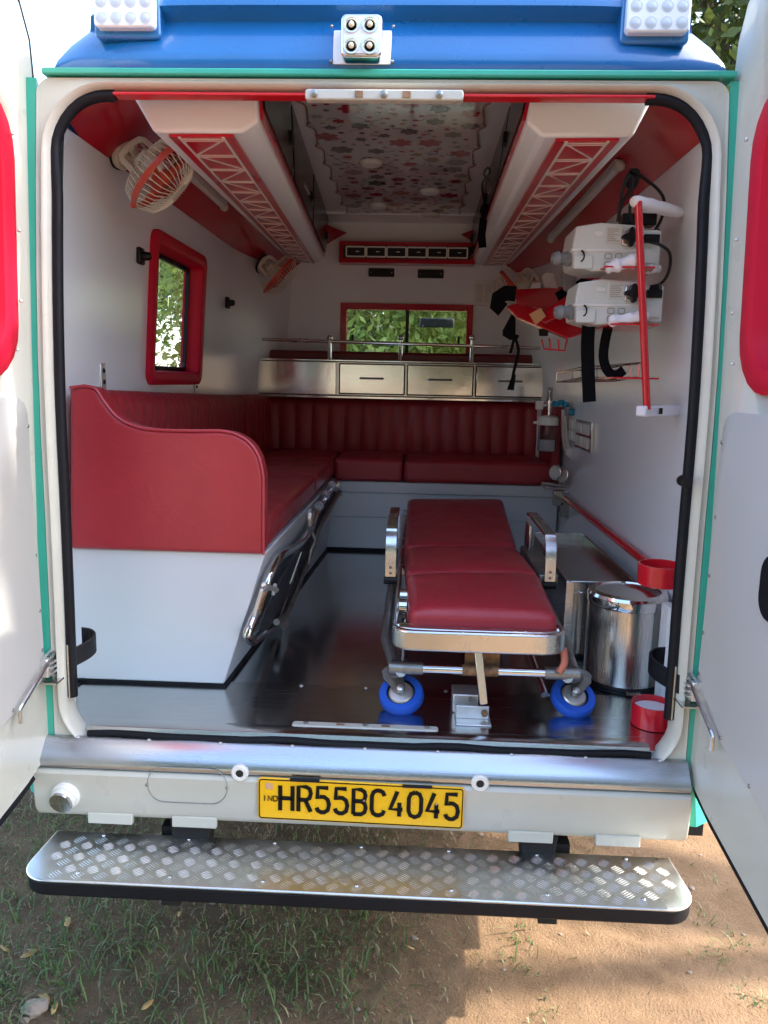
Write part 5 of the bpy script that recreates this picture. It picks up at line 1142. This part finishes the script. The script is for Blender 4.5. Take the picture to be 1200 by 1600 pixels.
# ================================================================== surroundings
def tree(name, label, loc, h, cr_r, nclump, leaves, lsize, lm, zlo=.35, seed=1, group='trees around the ambulance', squash=.8):
    rn = np.random.default_rng(seed); random.seed(seed); x, y, z = loc
    T = thing(name, label, 'tree', loc, group)
    b2 = B(); pts = [V((x, y, z-.1))]
    for i in range(1, 7): pts.append(V((x+rn.normal(0, .05)*i, y+rn.normal(0, .05)*i, z+h*.62*i/6)))
    u0 = h*.028
    lo = [[p+V((math.cos(a), math.sin(a), 0))*u0*(1.25-.15*i) for a in [6.283*j/10 for j in range(10)]] for i, p in enumerate(pts)]
    b2.loft(lo)
    cc_ = V((x, y, z+h*(zlo+1)/2)); rz = h*(1-zlo)/2
    cl = []
    for i in range(nclump):
        d = V(rn.normal(0, 1, 3)).normalized(); k = rn.uniform(.35, 1)**.6
        cl.append(cc_+V((d.x*cr_r*k, d.y*cr_r*k, d.z*rz*k)))
    for c in cl[:max(6, nclump//3)]:
        s_ = pts[random.randint(3, 6)]; mid = s_.lerp(c, .5)+V((0, 0, .1*h*.3)); b2.tube([s_, mid, c], u0*.22, 5, sm=2)
    b2.build('trunk', 'bark', T)
    C_ = np.repeat(np.array([tuple(c) for c in cl]), leaves, 0); n_ = len(C_)
    sig = cr_r*.24
    P0 = C_+rn.normal(0, 1, (n_, 3))*np.array([sig, sig, sig*squash])
    a = rn.normal(0, 1, (n_, 3)); a /= np.linalg.norm(a, axis=1)[:, None]; nr = rn.normal(0, 1, (n_, 3))+np.array([0, 0, .8]); b_ = np.cross(a, nr); b_ /= np.linalg.norm(b_, axis=1)[:, None]+1e-9
    L_ = lsize*rn.uniform(.6, 1.3, n_)[:, None]
    vv = np.stack([P0-a*L_, P0+b_*L_*.42, P0+a*L_, P0-b_*L_*.42], 1).reshape(-1, 3)-np.array(loc)
    me = bpy.data.meshes.new('crown'); me.vertices.add(n_*4); me.vertices.foreach_set('co', vv.ravel())
    me.loops.add(n_*4); me.polygons.add(n_); me.loops.foreach_set('vertex_index', np.arange(n_*4)); me.polygons.foreach_set('loop_start', np.arange(0, n_*4, 4)); me.polygons.foreach_set('loop_total', np.full(n_, 4)); me.update(); me.validate()
    me.materials.append(MATS[lm]); o = bpy.data.objects.new('crown', me); col.objects.link(o); o.parent = T
    return T
tree('leafy_tree', 'tall leafy tree rising beyond the blue roof on the sunny side', (4.6, 8.6, 0), 9.5, 2.6, 60, 420, .10, 'leaf', .3, 3)
tree('leafy_tree', 'tall shade tree beside the ambulance throwing dappled light on the open door', (6.6, .9, 0), 10.2, 1.7, 13, 130, .085, 'leaf', .70, 21)
tree('leafy_tree', 'dense green tree standing behind the pale boundary wall, seen through the side window', (-9.8, 17.5, 0), 7.2, 2.9, 70, 420, .08, 'leaf_bright', .25, 5)
tree('leafy_tree', 'second tree behind the pale boundary wall further along', (-10.5, 24, 0), 7.2, 3.2, 60, 260, .13, 'leaf', .18, 6)
tree('leafy_tree', 'bright green tree ahead of the windscreen on the driver side', (-1.4, 11.5, 0), 6, 2.8, 70, 560, .075, 'leaf_bright', .05, 8)
tree('leafy_tree', 'green tree ahead of the windscreen on the kerb side', (2.4, 14.5, 0), 7, 3.0, 70, 460, .09, 'leaf_bright', .05, 9)
tree('leafy_tree', 'broad shade tree across the yard facing the open doors', (-5.5, -13, 0), 8, 3.6, 50, 200, .2, 'leaf', .2, 10)
tree('leafy_tree', 'tree across the yard standing apart from the broad one', (5.5, -15, 0), 8.5, 3.8, 50, 200, .2, 'leaf_b', .2, 12)
tree('leafy_tree', 'tree at the far edge of the yard between two larger ones', (0.5, -20, 0), 9, 4.2, 50, 180, .24, 'leaf', .15, 13)
# boundary wall seen through the side window
BWL = thing('boundary_wall', 'pale painted boundary wall with piers beyond the side window', 'wall', (-5.5, 14, 0))
B().box((-5.6, 5.0, -.1), (-5.4, 26, 2.85)).build('wall', 'wall_paint', BWL, bevel=.01)
for i in range(8): B().box((-5.66, 6+i*2.6, -.1), (-5.34, 6.3+i*2.6, 2.92)).build('pier', 'wall_paint', BWL, bevel=.01)
B().box((-5.64, 5.0, 2.852), (-5.36, 26, 2.90)).build('coping', 'wall_paint', BWL, bevel=.01)
# grass ------------------------------------------------------------------
def grassmesh(name, n_, xr_, yr_, hgt, m, label, dens):
    xs_ = rng.uniform(*xr_, n_*4); ys_ = rng.uniform(*yr_, n_*4); keep = rng.random(n_*4) < dens(xs_, ys_); xs_, ys_ = xs_[keep][:n_], ys_[keep][:n_]; k = len(xs_)
    zz = np.array([gz(a, b_) for a, b_ in zip(xs_, ys_)]); base_ = np.stack([xs_, ys_, zz-.003], 1)
    an_ = rng.uniform(0, 6.283, k); hh = hgt*rng.gamma(2, .5, k); ln = hh*rng.uniform(.5, 1.9, k); wd = rng.uniform(.0012, .0026, k)
    d = np.stack([np.cos(an_), np.sin(an_), 0*an_], 1); s_ = np.stack([-np.sin(an_), np.cos(an_), 0*an_], 1)*wd[:, None]
    mid = base_+d*(ln*.35)[:, None]+np.stack([0*hh, 0*hh, hh*.75], 1); tip = base_+d*ln[:, None]+np.stack([0*hh, 0*hh, hh*rng.uniform(.6, 1.05, k)], 1)
    vv = np.stack([base_-s_, base_+s_, mid+s_*.8, mid-s_*.8, tip], 1).reshape(-1, 3)
    idx = np.arange(k)[:, None]*5; loops = np.concatenate([idx+np.array([0, 1, 2, 3]), idx+np.array([3, 2, 4])], 1).ravel()
    me = bpy.data.meshes.new(name); me.vertices.add(k*5); me.vertices.foreach_set('co', vv.ravel()); me.loops.add(k*7); me.polygons.add(k*2); me.loops.foreach_set('vertex_index', loops)
    st = (np.arange(k)[:, None]*7+np.array([0, 4])).ravel(); me.polygons.foreach_set('loop_start', st); me.polygons.foreach_set('loop_total', np.tile([4, 3], k)); me.update(); me.validate()
    me.materials.append(MATS[m]); o = bpy.data.objects.new(name, me); col.objects.link(o); o['kind'] = 'stuff'; o['label'] = label; o['category'] = 'grass'
    return o
bl = [(rng.uniform(-3, 3), rng.uniform(-2, 3), rng.uniform(.08, .28)) for _ in range(90)]
def patch(x, y):
    f = np.zeros_like(x)
    for a, b_, r in bl: f += np.exp(-((x-a)**2+(y-b_)**2)/(r*r))
    return np.clip(f*.9, 0, 1)
bl2 = [(rng.uniform(-2.4, .4), rng.uniform(-.5, 1.8), rng.uniform(.05, .22)) for _ in range(60)]
def holes(x, y):
    f = np.zeros_like(x)
    for a, b_, r in bl2: f += np.exp(-((x-a)**2+(y-b_)**2)/(r*r))
    return 1-.85*np.clip(f, 0, 1)
left = lambda x: 1/(1+np.exp((x-.22)*22))
edge_l = lambda x: 1/(1+np.exp((x+.55)*7))
grassmesh('green_grass', 70000, (-2.6, 1.4), (-1.2, 2.0), .022, 'grass', 'short green grass thick at the shaded side of the step', lambda x, y: np.clip(holes(x, y)*left(x)*(.015+.16*patch(x, y)**1.5+.30*edge_l(x)*(.25+.75*patch(x+.7, y+.3)))+.02*(patch(x, y)**4), 0, 1))
grassmesh('dry_grass', 26000, (-2.4, 1.6), (-1.0, 2.0), .012, 'straw', 'dry straw coloured grass scattered over the earth', lambda x, y: np.clip(left(x)*(.35+.4*patch(x+.3, y-.2))+.06*patch(x, y)**2+.008, 0, 1))
tf = [(float(U(x, y, Z=0).x), float(U(x, y, Z=0).y)) for x, y in ((800, 1500), (815, 1470), (830, 1520), (1110, 1445), (1150, 1470), (1165, 1550), (1190, 1560), (1115, 1490), (845, 1570))]
grassmesh('grass_tufts', 2600, (.2, 1.3), (-.2, .9), .016, 'grass', 'thin grass tufts scattered on the sunny bare earth', lambda x, y: np.clip(sum(np.exp(-((x-a)**2+(y-b_)**2)/.0012) for a, b_ in tf), 0, 1)*.5)
# fallen leaves and stones
for i, (px, py, s_) in enumerate(((105, 1440, .03), (45, 1490, .024), (280, 1428, .016), (68, 1560, .03), (85, 1575, .018), (640, 1480, .014), (8, 1482, .02), (230, 1570, .018))):
    q = U(px, py, Z=.018); a = random.random()*6.28; u_ = V((math.cos(a), math.sin(a), .2)); v_ = V((-math.sin(a), math.cos(a), .35)); o = B().face([q-u_*s_, q-u_*s_*.3+v_*s_*.4, q+u_*s_*.5+v_*s_*.3, q+u_*s_*1.1, q+u_*s_*.4-v_*s_*.35, q-u_*s_*.4-v_*s_*.3]).build('fallen_leaf', 'dry_leaf')
    md = o.modifiers.new('thick', 'SOLIDIFY'); md.thickness = .0008
    tag(o, 'small dry brown leaf lying on the ground near the step', 'leaf', 'fallen leaves')
for i in range(46):
    if i == 0: q = U(55, 1585, Z=.0); r = .03
    else:
        q = V((random.uniform(.25, 1.2), random.uniform(-.3, 1.1), 0)) if i < 34 else V((random.uniform(-1, .3), random.uniform(-.3, .5), 0)); r = random.uniform(.003, .010)
    q.z = gz(q.x, q.y)+r*.25
    o = B().sphere(q, r, (1.2, .9, .6), 8).build('stone', 'pebble', jitter=r*.16)
    if i == 0: tag(o, 'flat pale stone lying in the grass at the shaded side', 'stone')
    else: tag(o, 'tiny pebble lying on the bare earth', 'stone', 'pebbles on the bare earth')
